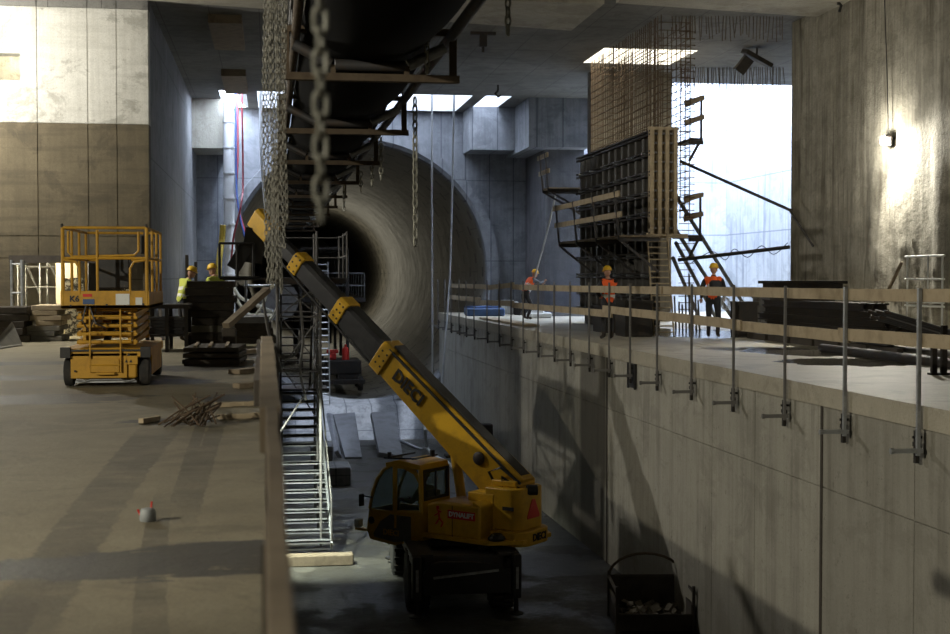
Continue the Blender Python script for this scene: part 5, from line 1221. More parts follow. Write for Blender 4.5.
# dark conduit box let into the pit wall
p_ = atR(633, 374, .06); XQ = p_.x; m = MB(); m.box(XQ - .03, XQ, p_.y - .28, p_.y + .28, p_.z - .28, p_.z + .26); m.box(XQ - .05, XQ - .02, p_.y - .3, p_.y - .24, p_.z - .3, p_.z + .28); m.box(XQ - .05, XQ - .02, p_.y + .24, p_.y + .3, p_.z - .3, p_.z + .28)
tag(m.build('wall_box', M['black']), 'small black box set into the right pit wall below the slab edge', 'box')

# ------------------------------------------------------------------ things on the right slab
def pipe(name, lb, p0, p1, r_, mt, cat='pipe', grp=None): return tag(MB().tube(p0, p1, r_, 12).build(name, mt, smooth=True), lb, cat, grp)
a, b = at(822, 348, Z=.09), at(970, 366, Z=.09); pipe('steel_pipe', 'long dark steel pipe lying on the wet slab in front of the pipe stack', a, b, .085, M['dsteel'])
a, b = at(858, 345, Z=.06), at(975, 356, Z=.06); pipe('steel_pipe', 'thinner pipe lying behind the long dark pipe', a, b, .055, M['girder'])
# low timber bearers and the stack of black beams
sx0, sx1 = at(763, 340, Z=0), at(893, 355, Z=0)
for k in range(6):
    f_ = k / 5; c0 = sx0.lerp(sx1, f_); m = MB(); m.cbox((c0.x, c0.y + .3, .07), (.12, 1.2, .14)); tag(m.build('timber_bearer', M['dwood']), 'dark timber bearer under the black beam stack, %s from the left' % ('first', 'second', 'third', 'fourth', 'fifth', 'sixth')[k], 'timber', 'bearers under the beam stack')
dirv = (Vector((sx1.x, sx1.y, 0)) - Vector((sx0.x, sx0.y, 0))).normalized(); nrmv = Vector((-dirv.y, dirv.x, 0))
s0 = Vector((sx0.x, sx0.y, 0)); Ls = (Vector((sx1.x, sx1.y, 0)) - s0).length
cnt = 0
for lay, (zc, n_, l0, l1) in enumerate(((.24, 4, .0, 1.0), (.4, 4, .03, .97), (.56, 4, -.03, .93), (.72, 3, .02, .87), (.88, 3, .0, .8))):
    for j in range(n_):
        a = s0 + dirv * (Ls * (l0 + rnd.uniform(-.03, .03))) + nrmv * (j * .19 + .02 * lay); b = s0 + dirv * (Ls * (l1 + rnd.uniform(-.06, .05))) + nrmv * (j * .19 + .02 * lay); a.z = b.z = zc
        m = MB(); m.bar(a + Vector((0, 0, .06)), b + Vector((0, 0, .06)), .14, .03); m.bar(a - Vector((0, 0, .06)), b - Vector((0, 0, .06)), .14, .03); m.bar(a, b, .04, .1)
        tag(m.build('formwork_girder', M['iron'] if (cnt % 5) else M['dsteel']), 'black beam in the long stack on the right slab, %s layer, %s row' % (('bottom', 'second', 'third', 'fourth', 'top')[lay], ('first', 'second', 'third', 'fourth', 'fifth')[j]), 'beam', 'black beam stack on the right slab'); cnt += 1
# big flat black panel on top of the left half
c0 = at(808, 288, D=28.2); m = MB(); zt_ = c0.z
m.cbox(c0 + Vector((0, .3, .0)), (1.5, .7, .18), ch=.01); m.cbox(c0 + Vector((0, .3, .12)), (1.66, .8, .06)); m.v = [p for p in m.v]
tag(m.build('black_platform', M['iron']), 'large flat black steel platform topping the beam stack, above the guard rail', 'platform')
m = MB(); m.cbox((c0.x, c0.y + .3, (zt_ - .1 + .97) / 2), (1.2, .6, max(.04, zt_ - .12 - .97)))
tag(m.build('support_crate', M['dwood']), 'dark crate between the beam stack and the flat black platform', 'crate')
# dark boxes left of the stack
for px, py, w_, h_, lb in ((748, 337, .5, .8, 'dark steel box left of the beam stack'), (768, 331, .45, .9, 'grey and black bin right beside the beam stack')):
    p_ = at(px, py, Z=0); m = MB(); m.cbox((p_.x, p_.y + .3, h_ / 2 + .06), (w_, .6, h_), ch=.02); m.box(p_.x - w_ / 2 - .02, p_.x + w_ / 2 + .02, p_.y - .02, p_.y + .62, h_ - .02, h_ + .07); m.box(p_.x - w_ / 2, p_.x + w_ / 2, p_.y + .05, p_.y + .15, 0, .08); m.box(p_.x - w_ / 2, p_.x + w_ / 2, p_.y + .45, p_.y + .55, 0, .08)
    tag(m.build('storage_bin', M['iron'] if px < 760 else M['girder']), lb, 'bin')
# steel tubes spilling at the right of the stack
for k in range(12):
    c0 = at(868, 330, D=25.2); a = Vector((c0.x - .1 * (k % 3), c0.y - .12 * (k // 2) - .3, .86 - .1 * (k % 2))); b = a + Vector((1.6, -.35, -.5))
    pipe('steel_tube', 'dark tube sliding off the right end of the beam stack', a, b, .032, M['dsteel'] if k % 3 else M['girder'], 'tube', 'tubes spilling off the beam stack')
for px, py, h_, lb in ((944, 340, .75, 'upright black post stub at the right edge by the wall'), (934, 345, .45, 'short black stub left of the taller one at the right edge')):
    p_ = at(px, py, D=20.5); m = MB(); m.bar((p_.x, p_.y, 0), (p_.x, p_.y, h_), .08, .07, (0, 1, 0)); m.box(p_.x - .07, p_.x + .07, p_.y - .07, p_.y + .07, 0, .03); tag(m.build('post_stub', M['iron']), lb, 'post')
# pale tubular frame leaning against the diaphragm wall
XL = XD - .35
fr2 = thing('tubular_frame', 'pale tubular steel frame leaning against the rough wall under the lamp', 'frame', at(925, 335, X=XL)); fr2.location.z = 0
def wl(px, py): return at(px, py, X=XL)
m = MB()
for px in (907, 942): q = wl(px, 320); m.tube((XL, q.y, 0), (XL, q.y, wl(px, 256).z), .022, 8)
m.build('stile', M['white'], fr2, each=1); m = MB()
yA, yB = wl(905, 300).y, wl(944, 300).y
for py in (256, 279, 302, 306): z = wl(925, py).z; m.tube((XL, yA, z), (XL, yB, z), .022, 8)
z = wl(928, 268).z; m.tube((XL, wl(928, 268).y, wl(928, 256).z), (XL, wl(928, 268).y, wl(928, 302).z), .018, 8)
m.build('rung', M['white'], fr2, each=1)
a = wl(902, 262); b = wl(884, 318); b.z = 0; b.x -= .5; m = MB(); m.bar(a, b, .08, .04); tag(m.build('leaning_plank', M['wood']), 'brown plank leaning on the rough wall left of the tubular frame', 'plank')
# flood lamp fixed on the rough wall
lp = at(885, 141, X=XD - .2)
fl_ = thing('flood_lamp', 'lit flood lamp fixed high on the rough wall on the right', 'lamp', lp)
m = MB(); m.cbox(lp + Vector((0, 0, .1)), (.14, .3, .06), ch=.01); m.cbox(lp + Vector((.08, 0, 0)), (.03, .3, .22)); m.build('housing', M['dsteel'], fl_)
m = MB(); m.cbox(lp + Vector((-.0, 0, -.01)), (.12, .24, .14), ch=.02); m.build('lamp_glass', M['lampw'], fl_)
m = MB(); m.tube(lp + Vector((.09, 0, .05)), (XD + .05, lp.y, lp.z + .05), .02, 8); m.build('bracket', M['dsteel'], fl_)
cable('lamp_cable', 'thin cable running up the rough wall from the flood lamp', 'cable', [lp + Vector((.1, .05, .12)), Vector((XD - .12, lp.y + .1, lp.z + 1.5)), Vector((XD - .12, lp.y + .3, ZC - .1))], .012, M['black'])

# far end of the right slab: boards, blue crate, wrapped goods
for px, py, w_, d_, h_, mt, lb in ((478, 316, 1.4, 1.6, .3, 'bluep', 'blue crate at the far end of the right slab'), (521, 315, 1.0, .8, .35, 'iron', 'dark machine casing next to the blue crate'), (502, 314, .55, .6, .5, 'white', 'white wrapped bale behind the blue crate'), (530, 318, .8, .6, .2, 'white', 'white sheet pile at the feet of the bending worker')):
    p_ = at(px, py, Z=0); m = MB(); m.cbox((p_.x + .3, min(p_.y, YW - 2.2) + d_ / 2 - .4, h_ / 2), (w_, d_, h_), Matrix.Rotation(rnd.uniform(-.2, .2), 3, 'Z'), ch=.04); m.cbox((p_.x + .2, min(p_.y, YW - 2.2) + d_ / 2 - .4, h_ + .03), (w_ * .7, d_ * .6, .06), Matrix.Rotation(rnd.uniform(-.4, .4), 3, 'Z'))
    tag(m.build('goods_pile', M[mt]), lb, 'crate')
for k in range(3):
    p_ = at(560, 316, Z=0); m = MB(); m.cbox((p_.x + 1.2, p_.y + .2, .04 + k * .07), (4.2 - .3 * k, 1.5, .06), Matrix.Rotation(rnd.uniform(-.05, .05), 3, 'Z')); tag(m.build('plywood_sheet', M['slate'] if k < 2 else M['bluep']), 'broad sheet on the slab before the dark pier, %s of three' % ('bottom', 'middle', 'top')[k], 'sheet', 'sheets before the pier')
# ------------------------------------------------------------------ reinforcement cage and its formwork
kA, kB = at(667, 15, Z=ZC), at(586, 61, Z=ZC); KX = (kA.x + kB.x) / 2; KY0, KY1 = kA.y, kB.y; KX1 = at(690, 100, Y=KY0).x
zf_top = at(650, 130, Y=KY0).z
cage = thing('rebar_cage', 'tall rusty reinforcement cage of a new wall rising to the roof', 'rebar cage', ((KX + KX1) / 2, (KY0 + KY1) / 2, 0))
m = MB(); nb = 38
for k in range(nb):
    y = KY0 + (KY1 - KY0) * k / (nb - 1) + rnd.uniform(-.02, .02)
    m.tube((KX, y, 0 if k in (0, nb - 1) else 3.0), (KX + rnd.uniform(-.02, .02), y, ZC), .014, 5)
    if k % 2 == 0: m.tube((KX1, y, 3.0), (KX1, y, ZC), .014, 5)
m.build('vertical_bar', M['rebar'], cage, each=1)
m = MB(); z = 3.2; i = 0
while z < ZC - .1:
    m.path([(KX1 - .02, KY1, z), (KX - .02, KY1, z), (KX - .02, KY0 - .02, z + .01), (KX1 - .02, KY0 - .02, z + .01), (KX1 + .01, KY1, z)], .013, 5); z += .2
m.build('horizontal_bar', M['rebar'], cage, each=1)
m = MB(); z = .3
while z < ZC - .3:
    m.path([(KX1 - .3, KY0 - .04, z), (KX1 + .12, KY0 - .04, z), (KX1 + .14, KY0 + .1, z)], .011, 5); m.path([(KX1 - .1, KY1, z), (KX1 + .22, KY1, z)], .011, 5); z += .17
m.build('edge_link', M['rebar'], cage, each=1)
# concrete core already cast behind the cage is left open; roof strip with starter bars
def starters(n_, px0, px1, py, ln, lb, grp, r_=.011):
    for k in range(n_):
        f_ = (k + rnd.uniform(-.3, .3)) / (n_ - 1); p_ = at(px0 + (px1 - px0) * f_, py + rnd.uniform(-.5, .5), Z=ZC - .02)
        p_.z = ZC; l_ = ln * rnd.uniform(.7, 1.1); m = MB(); m.tube(p_, p_ + Vector((rnd.uniform(-.05, .05), rnd.uniform(-.03, .03), -l_)), r_, 5)
        tag(m.build('hanging_starter_bar', M['rebar']), lb, 'rebar', grp)
starters(34, 672, 783, 17, .62, 'thin rusty starter bar hanging from the roof edge right of the cage', 'near row of starter bars')
starters(46, 682, 783, 68, .75, 'thin starter bar hanging from the far roof edge before the daylit bay', 'far row of starter bars', .014)
# long-hanging debris under the roof by the rough wall
p_ = at(757, 48, Z=ZC); m = MB(); m.cbox(p_ + Vector((0, 0, -.3)), (.9, .5, .12), Euler((.2, .45, .1)).to_matrix()); m.cbox(p_ + Vector((-.4, 0, -.5)), (.3, .3, .5), Euler((.3, .6, 0)).to_matrix()); m.tube(p_ + Vector((0, 0, 0)), p_ + Vector((0, 0, -.3)), .03, 6); tag(m.build('hanging_formwork', M['dwood']), 'dark broken formwork piece hanging under the roof near the rough wall', 'formwork')
p_ = at(838, 4, X=XD - .12); m = MB(); m.path([p_ + Vector((.1, 0, .2)), p_ + Vector((0, 0, 0)), p_ + Vector((-.1, -.15, .05)), p_ + Vector((-.05, -.3, -.1)), p_ + Vector((-.1, -.3, -.25))], .035, 6); tag(m.build('cable_hook', M['black']), 'black cable hook on the rough wall at the top edge', 'hook')

form = thing('climbing_formwork', 'dark climbing wall formwork around the foot of the reinforcement cage, with bracket platforms', 'formwork', ((KX + KX1) / 2 - .4, (KY0 + KY1) / 2, 0))
FX = at(650, 200, Y=KY0 - .3).x; FY0, FY1 = KY0 - .3, at(578, 200, X=FX).y
m = MB(); m.box(KX - .12, KX - .08, FY0, FY1, 0, zf_top); m.build('facing', M['dwood'], form)
ng = 12
m = MB()
for k in range(ng):
    y = FY0 + .2 + (FY1 - FY0 - .3) * k / (ng - 1); m.box(FX + .1, KX - .12, y - .04, y + .04, .3, zf_top - .05); m.box(FX + .06, FX + .1, y - .08, y + .08, .3, zf_top - .05)
m.build('girder', M['girder'], form, each=2)
m = MB(); zz = [.4 + .52 * k for k in range(10)]
for z in zz:
    if z > zf_top - .1: break
    m.box(FX - .04, FX + .06, FY0 - .1, FY1 + .1, z, z + .05); m.box(FX - .04, FX + .06, FY0 - .1, FY1 + .1, z + .09, z + .14)
m.build('waler', M['iron'], form, each=2)
m = MB()
for z in zz[1:9:1]:
    for k in range(0, ng, 2):
        y = FY0 + .35 + (FY1 - FY0 - .3) * k / (ng - 1); m.tube((FX - .14, y, z + .07), (FX + .1, y, z + .07), .035, 6)
m.build('tie_bolt', M['steel'], form, each=1)
# end shutter facing the camera
EX0, EX1 = at(649, 180, Y=KY0 - .35).x, at(677, 180, Y=KY0 - .35).x; ez0, ez1 = at(660, 234, Y=KY0 - .35).z, at(660, 127, Y=KY0 - .35).z
m = MB(); m.box(EX0, EX1, KY0 - .3, KY0 - .26, ez0, ez1); m.box(EX0 - .05, EX1 + .25, KY0 - .5, KY0 - .26, ez0 - .1, ez0); m.box(EX0 - .02, EX1 + .02, KY0 - .42, KY0 - .26, ez1 - .08, ez1)
es = m.build('end_shutter', M['lwood'], form, label='pale end board of the formwork')
m = MB()
for f_ in (.08, .36, .62, .92): x = EX0 + (EX1 - EX0) * f_; m.box(x - .05, x + .05, KY0 - .44, KY0 - .3, ez0, ez1)
m.build('stud', M['lwood'], es, each=1); m = MB(); k = 0; z = ez0 + .15
while z < ez1 - .1:
    for f_ in (.22, .5, .78): x = EX0 + (EX1 - EX0) * f_; m.cbox((x, KY0 - .36, z), (.09, .1, .05))
    z += .24
m.build('clamp', M['girder'], es, each=1)
# platforms carried on brackets
def bracket_platform(x0, x1, y0, y1, z, side, nm):
    pf = MB().box(x0, x1, y0, y1, z - .05, z).build('platform_deck', M['wood'], form)
    m = MB(); outer = x0 if side < 0 else x1; inner = x1 if side < 0 else x0; n_ = 4 if y1 - y0 > 3 else 2
    for k in range(n_):
        y = y0 + .1 + (y1 - y0 - .2) * k / (n_ - 1); m.bar((inner, y, z - .1), (outer, y, z - .1), .08, .1); m.bar((outer, y, z - .1), (inner, y, z - .9), .06, .06); m.bar((outer, y, z - .12), (outer + side * .12, y, z + 1.1), .05, .05, (0, 1, 0))
    m.build('bracket', M['dsteel'], pf, each=3)
    m = MB()
    for h_ in (.5, 1.0): m.box(outer + side * (.1 if h_ > .7 else .05) - .02, outer + side * (.1 if h_ > .7 else .05) + .02, y0 - .3, y1 + .3, z + h_ - .07, z + h_ + .07)
    m.build('guard_board', M['lwood'], pf, each=1)
zp1 = at(600, 240, X=FX - .5).z
bracket_platform(FX - 1.1, FX - .1, at(640, 240, X=FX - .6).y, at(562, 240, X=FX - 1.0).y, zp1, -1, 'a')
ztp2 = at(590, 188, Y=FY1 + .4).z
bracket_platform(FX - .9, FX + .5, FY1 + .15, FY1 + 1.2, ztp2, -1, 'b')
# platforms on the right side, seen end on
def end_platform(z, x1, y0):
    m = MB(); m.box(KX1 + .1, x1, y0, y0 + 1.6, z - .06, z); pf = m.build('platform_deck', M['dwood'], form)
    m = MB(); m.bar((KX1 + .05, y0, z - .12), (x1, y0, z - .12), .08, .1); m.bar((x1 - .1, y0, z - .12), (KX1 + .05, y0, z - .6), .06, .06); m.build('bracket', M['iron'], pf, each=2)
    m = MB()
    for x in (x1 - .05,): m.bar((x, y0, z - .1), (x, y0, z + 1.1), .05, .05, (0, 1, 0))
    m.build('post', M['iron'], pf); m = MB()
    for h_ in (.55, 1.05): m.bar((KX1 - .1, y0 - .03, z + h_ - .16), (x1, y0 - .03, z + h_), .04, .12); m.bar((x1 + .02, y0, z + h_), (x1 + .02, y0 + 1.6, z + h_), .04, .12)
    m.build('guard_board', M['wood'], pf, each=1)
end_platform(at(700, 138, Y=KY0 + .2).z, at(703, 138, Y=KY0 + .2).x, KY0 + .2)
end_platform(at(700, 235, Y=KY0 + .2).z, at(702, 235, Y=KY0 + .2).x, KY0 + .2)
# inclined props
Pts = [((668, 183), (754, 321), 35.6, 'longest inclined steel prop, ending behind the walking worker'), ((672, 224), (735, 322), 36.2, 'second inclined steel prop, ending behind the walking worker'), ((676, 243), (718, 322), 36.8, 'third inclined steel prop, shorter and left of the second'), ((673, 258), (701, 322), 37.4, 'shortest inclined steel prop right of the ladder')]
for (a, b, D, lb) in Pts:
    pa = at(*a, D=D); pb_ = at(*b, D=1); pb_ = at(b[0], b[1], Z=.08); 
    if pb_.y > KY1 + 5: pb_ = at(b[0], b[1], D=39.5); pb_.z = .08; 
    t = thing('inclined_prop', lb, 'prop', (pb_.x, pb_.y, 0), 0, 'inclined props of the formwork'); m = MB(); m.tube(pa, pa.lerp(pb_, .96), .055, 10); m.build('tube', M['girder'], t, smooth=True)
    m = MB(); m.tube(pa.lerp(pb_, .95), pb_, .035, 8); m.box(pb_.x - .12, pb_.x + .12, pb_.y - .12, pb_.y + .12, 0, .05); m.build('foot', M['dsteel'], t)
pipe('brace_pole', 'long straight pole slanting from the cage across the daylit bay to the rough wall', at(680, 161, D=36), at(792, 211, D=34.4) + Vector((.0, 0, 0)), .04, M['dsteel'], 'pole')
a, b = at(678, 260, D=36.5), at(790, 247, D=35.5); pipe('brace_pole', 'nearly level pole crossing the daylit bay above the walking worker', a, b, .05, M['dsteel'], 'pole')
cable('coiled_wire', 'thin wire looping around the level pole', 'wire', [a.lerp(b, t_) + Vector((0, -.08, (.12 if i % 2 else -.14))) for i, t_ in enumerate((.1, .3, .42, .5, .62, .74, .85, .97))], .012, M['black'])
a = at(792, 212, D=33.9); b = at(813, 246, X=XD - .15); pipe('brace_pole', 'thin pole continuing down along the rough wall', at(790, 211, X=XD - .12), b, .03, M['dsteel'], 'pole')
# ladder in front of the formwork
lb0 = at(662, 332, Z=0.0); lb0 = Vector((at(664, 330, Y=KY0 - 1.0).x, KY0 - 1.0, 0)); ladder('ladder', 'pale site ladder leaning on the end of the wall formwork', lb0, at(657, 233, Y=KY0 - .55), .52, 17, .02, M['lwood'])
# dark formwork kit stored below the platform
for k, (px, w_, h_) in enumerate(((600, 1.2, .7), (622, 1.0, .85))):
    p_ = at(px, 318, X=FX - .9); m = MB(); m.cbox((FX - .6, p_.y, h_ / 2), (.7, w_, h_), ch=.02); m.box(FX - .97, FX - .23, p_.y - w_ / 2 - .03, p_.y + w_ / 2 + .03, h_ - .03, h_ + .04)
    tag(m.build('tool_crate', M['iron']), 'dark crate below the formwork platform, %s from the left' % ('first', 'second', 'third')[k], 'crate')
for k in range(8):
    p_ = at(676 + 3.4 * k, 325, D=37); m = MB(); m.tube((p_.x, p_.y, 0), (p_.x + rnd.uniform(-.03, .03), p_.y + rnd.uniform(-.4, .4) * 0 + .1, rnd.uniform(.7, 1.7)), .025, 6); tag(m.build('upright_tube', M['girder']), 'thin grey tube standing among the kit right of the ladder', 'tube', 'tubes right of the ladder')

# ------------------------------------------------------------------ people
def seg_dist(p, a, b):
    ab = b - a; t = max(0, min(1, (p - a).dot(ab) / ab.length_squared)); return (p - (a + ab * t)).length
def person(label, loc, rz, J, vest, helmet, top='cloth', legs='cloth', head_tilt=0, head_turn=0, scale=1.0, group=None, name='person'):
    """J: joint positions (x right, y forward, z up) of a standing adult; the rest is filled from the default pose"""
    D0 = dict(pelvis=(0, 0, .95), waist=(0, 0, 1.1), chest=(0, .0, 1.32), neck=(0, 0, 1.5), headb=(0, .01, 1.58),
              shR=(.19, 0, 1.43), elR=(.25, .0, 1.14), wrR=(.26, .1, .9), shL=(-.19, 0, 1.43), elL=(-.25, .0, 1.14), wrL=(-.26, .1, .9),
              hipR=(.1, 0, .9), knR=(.11, .02, .5), anR=(.11, 0, .09), toR=(.13, .17, .05), hipL=(-.1, 0, .9), knL=(-.11, .02, .5), anL=(-.11, 0, .09), toL=(-.13, .17, .05))
    D0.update(J); P_ = {k: Vector(v) for k, v in D0.items()}
    order = list(P_); idx = {k: i for i, k in enumerate(order)}
    bones = [('pelvis', 'waist'), ('waist', 'chest'), ('chest', 'neck'), ('neck', 'headb'), ('chest', 'shR'), ('shR', 'elR'), ('elR', 'wrR'), ('chest', 'shL'), ('shL', 'elL'), ('elL', 'wrL'),
             ('pelvis', 'hipR'), ('hipR', 'knR'), ('knR', 'anR'), ('anR', 'toR'), ('pelvis', 'hipL'), ('hipL', 'knL'), ('knL', 'anL'), ('anL', 'toL')]
    rad = dict(pelvis=(.15, .12), waist=(.14, .11), chest=(.17, .12), neck=(.065, .065), headb=(.055, .055), shR=(.075, .075), elR=(.055, .055), wrR=(.035, .035), hipR=(.1, .1), knR=(.068, .068), anR=(.05, .05), toR=(.045, .035))
    me = bpy.data.meshes.new('b'); me.from_pydata([tuple(P_[k]) for k in order], [(idx[a], idx[b]) for a, b in bones], [])
    ob = bpy.data.objects.new('b', me); col.objects.link(ob); ob.modifiers.new('s', 'SKIN'); ss = ob.modifiers.new('u', 'SUBSURF'); ss.levels = 2
    sv = me.skin_vertices[0].data
    for k in order:
        kk = k[:-1] + 'R' if k[-1] == 'L' else k; sv[idx[k]].radius = rad[kk]; sv[idx[k]].use_root = (k == 'pelvis')
    dg = bpy.context.evaluated_depsgraph_get(); me2 = bpy.data.meshes.new_from_object(ob.evaluated_get(dg)); bpy.data.objects.remove(ob)
    B = MB(); vs = [v.co.copy() for v in me2.vertices]; fs = [tuple(p.vertices) for p in me2.polygons]
    skin_, topm, legm, bootm = 0, 1, 2, 3
    def cls(c_):
        best = min(bones, key=lambda b: seg_dist(c_, P_[b[0]], P_[b[1]])); s_ = '%s%s' % best
        if 'headb' in s_: return 0
        if 'to' in best[1] or (best[1][:2] == 'an' and (c_ - P_[best[1]]).length < .12): return 3
        if best[0][:2] in ('kn', 'hi') or best[1][:3] == 'hip' or best[0] == 'pelvis' and c_.z < P_['pelvis'].z: return 2
        return 1
    cl_ = [cls(sum((vs[i] for i in f), Vector()) / len(f)) for f in fs]
    B.v = vs; B.f = fs; B.mi = cl_
    # head
    nk = P_['headb']; Rm = Euler((head_tilt, 0, head_turn)).to_matrix(); hc = nk + Rm @ Vector((0, .02, .1))
    B.ell(hc, (.075, .095, .115), 16, 12, Rm, 0); B.ell(hc + Rm @ Vector((0, .05, -.06)), (.05, .045, .05), 12, 8, Rm, 0)
    B.add([hc + Rm @ Vector(q) for q in ((-.012, .09, .01), (.012, .09, .01), (-.018, .09, -.025), (.018, .09, -.025), (0, .122, -.02))], [(0, 2, 4), (0, 4, 1), (1, 4, 3), (2, 3, 4)], 0)
    for s_ in (-1, 1): B.ell(hc + Rm @ Vector((s_ * .076, 0, -.01)), (.012, .022, .032), 8, 6, Rm, 0); B.ell(hc + Rm @ Vector((s_ * .03, .086, .012)), (.012, .008, .008), 8, 6, Rm, 3)
    B.ell(hc + Rm @ Vector((0, .092, -.048)), (.024, .006, .006), 8, 6, Rm, 2)
    # hands with five fingers
    for sd in ('R', 'L'):
        w_ = P_['wr' + sd]; e_ = P_['el' + sd]; d_ = (w_ - e_).normalized(); side = d_.cross(Vector((0, 1, 0))); side = (side if side.length > .2 else d_.cross(Vector((0, 0, 1)))).normalized(); pn = side.cross(d_)
        Mx = Matrix((side, pn, d_)).transposed(); B.ell(w_ + d_ * .05, (.04, .018, .055), 10, 8, Mx, 0)
        for q, (o_, l_) in enumerate(((-.028, .055), (-.01, .068), (.01, .066), (.028, .052))):
            b0 = w_ + d_ * .09 + side * o_; B.path([b0, b0 + d_ * l_ * .5 + pn * .008, b0 + d_ * l_ * .85 + pn * .03], [.009, .0085, .007], 6, 0)
        t0 = w_ + d_ * .03 - side * .036; B.path([t0, t0 + d_ * .03 - side * .022, t0 + d_ * .06 - side * .02 + pn * .015], [.011, .01, .008], 6, 0)
    root = thing(name, label, 'person', loc, rz, group); root.scale = (scale,) * 3
    bd_ = B.build('body', [M['skin'], M[top], M[legs], M['boot']], root, smooth=True, local=True)
    # vest: the torso's own surface pushed outwards
    nr = [v.normal.copy() for v in me2.vertices]; zc0, ncv = P_['pelvis'], P_['neck']
    keep = []
    for f in fs:
        c_ = sum((vs[i] for i in f), Vector()) / len(f); dT = min(seg_dist(c_, P_['pelvis'], P_['waist']), seg_dist(c_, P_['waist'], P_['chest']), seg_dist(c_, P_['chest'], P_['neck'].lerp(P_['chest'], .3)), seg_dist(c_, P_['chest'], P_['shR']), seg_dist(c_, P_['chest'], P_['shL']))
        dO = min(seg_dist(c_, P_[a], P_[b]) for a, b in bones if a not in ('pelvis', 'waist', 'chest'))
        if dT < dO and (c_ - P_['pelvis']).dot(P_['neck'] - P_['pelvis']) > 0 and (c_ - P_['neck']).length > .07: keep.append(f)
    if keep:
        used = sorted({i for f in keep for i in f}); mp = {i: k for k, i in enumerate(used)}; V = MB(); n_ = len(used)
        up = (P_['neck'] - P_['pelvis']).normalized()
        mi = []
        for f in keep:
            h = (sum((vs[i] for i in f), Vector()) / len(f) - P_['pelvis']).dot(up); mi.append(1 if (.1 < h < .155 or .26 < h < .31) else 0)
        V.v = [vs[i] + nr[i] * .022 for i in used]; V.f = [tuple(mp[i] for i in f) for f in keep]; V.mi = mi
        V.build('vest', [M[vest], M['tape']], root, smooth=True, local=True)
    H = MB(); prof = [(.125, 0), (.128, .012), (.118, .05), (.1, .09), (.07, .118), (.03, .13), (0, .131)]
    hb_ = hc + Rm @ Vector((0, -.005, .035)); tmp = MB().lathe(prof, (0, 0, 0), 20); H.add([hb_ + Rm @ Vector((p.x * .88, p.y, p.z)) for p in tmp.v], tmp.f)
    tmp = MB(); tmp.prism([(.115 * math.cos(R(a)), .09 + .085 * math.sin(R(a))) for a in range(0, 181, 15)], lambda u, v, d: (u, v - .03, d), -.004, .008); H.add([hb_ + Rm @ p for p in tmp.v], tmp.f)
    tmp = MB().bar((0, -.1, .1), (0, .09, .115), .03, .02); H.add([hb_ + Rm @ p for p in tmp.v], tmp.f)
    H.build('helmet', M[helmet], root, smooth=True, local=True)
    bpy.data.meshes.remove(me2); return root, P_
def ground(px, D, z=0): p_ = at(px, 300, D=D); return (p_.x, p_.y, z)
# walking worker with a coil of rope, seen from behind at three-quarters
w1, _ = person('person in an orange vest walking away past the steel props with a coil of hose', ground(713, 32.6), R(-25),
       dict(knR=(.12, .1, .5), anR=(.12, -.05, .1), toR=(.14, .1, .05), knL=(-.1, .02, .49), anL=(-.12, .12, .09), toL=(-.13, .28, .05), elR=(.27, .06, 1.16), wrR=(.24, .22, .98), elL=(-.28, .02, 1.15), wrL=(-.3, .15, .95), chest=(0, .05, 1.32), neck=(0, .09, 1.49), headb=(0, .12, 1.56), shR=(.2, .06, 1.42), shL=(-.2, .06, 1.42)), 'orange', 'helmet', head_tilt=-.1, scale=1.0)
p_ = Vector(w1.location) + Vector((.25, -.12, 1.0)); pts = [p_ + Vector((.09 * math.sin(2 * math.pi * k / 14), .02 * math.sin(k), .3 * (math.cos(2 * math.pi * k / 14) - 1) * .5)) for k in range(14)]
m = MB(); m.path(pts, .013, 6, closed=True); m.path([q + Vector((.05, .02, -.02)) for q in pts], .013, 6, closed=True); tag(m.build('hose_coil', M['rope'], smooth=True), 'pale coil of hose carried by the walking worker', 'coil')
m = MB(); m.cbox(Vector(w1.location) + Vector((-.02, -.24, 1.22)), (.3, .16, .36), ch=.05); tag(m.build('backpack', M['cloth'], bevel=.02), 'dark bag on the back of the walking worker', 'bag')
person('person in an orange vest standing in the dark before the formwork platform', ground(608, 31.8), R(10), dict(elR=(.24, .08, 1.16), wrR=(.12, .25, 1.1), elL=(-.24, .08, 1.16), wrL=(-.1, .25, 1.08)), 'orange', 'helmet', head_tilt=-.15, scale=.95)
person('person in an orange vest bending at the far end of the right slab', ground(526, 46.2), R(-75),
       dict(waist=(0, .05, 1.08), chest=(0, .16, 1.27), neck=(0, .25, 1.42), headb=(0, .3, 1.48), shR=(.18, .2, 1.38), shL=(-.18, .2, 1.38), elR=(.22, .42, 1.25), wrR=(.12, .62, 1.32), elL=(-.2, .42, 1.2), wrL=(-.05, .6, 1.25), pelvis=(0, -.05, .93), hipR=(.1, -.05, .88), hipL=(-.1, -.05, .88), knR=(.13, .15, .5), knL=(-.13, .0, .48)), 'orange', 'helmet', top='grey_cloth', head_tilt=-.2)
person('person in a yellow jacket looking down, left of the pair behind the panel stack', ground(183, 30.6), R(-60),
       dict(chest=(0, .08, 1.3), neck=(0, .14, 1.46), headb=(0, .18, 1.53), shR=(.19, .08, 1.4), shL=(-.19, .08, 1.4), elR=(.24, .2, 1.16), wrR=(.15, .38, 1.1), elL=(-.24, .2, 1.16), wrL=(-.1, .38, 1.08)), 'hivis', 'helmet', top='hivis', head_tilt=-.3, scale=.97)
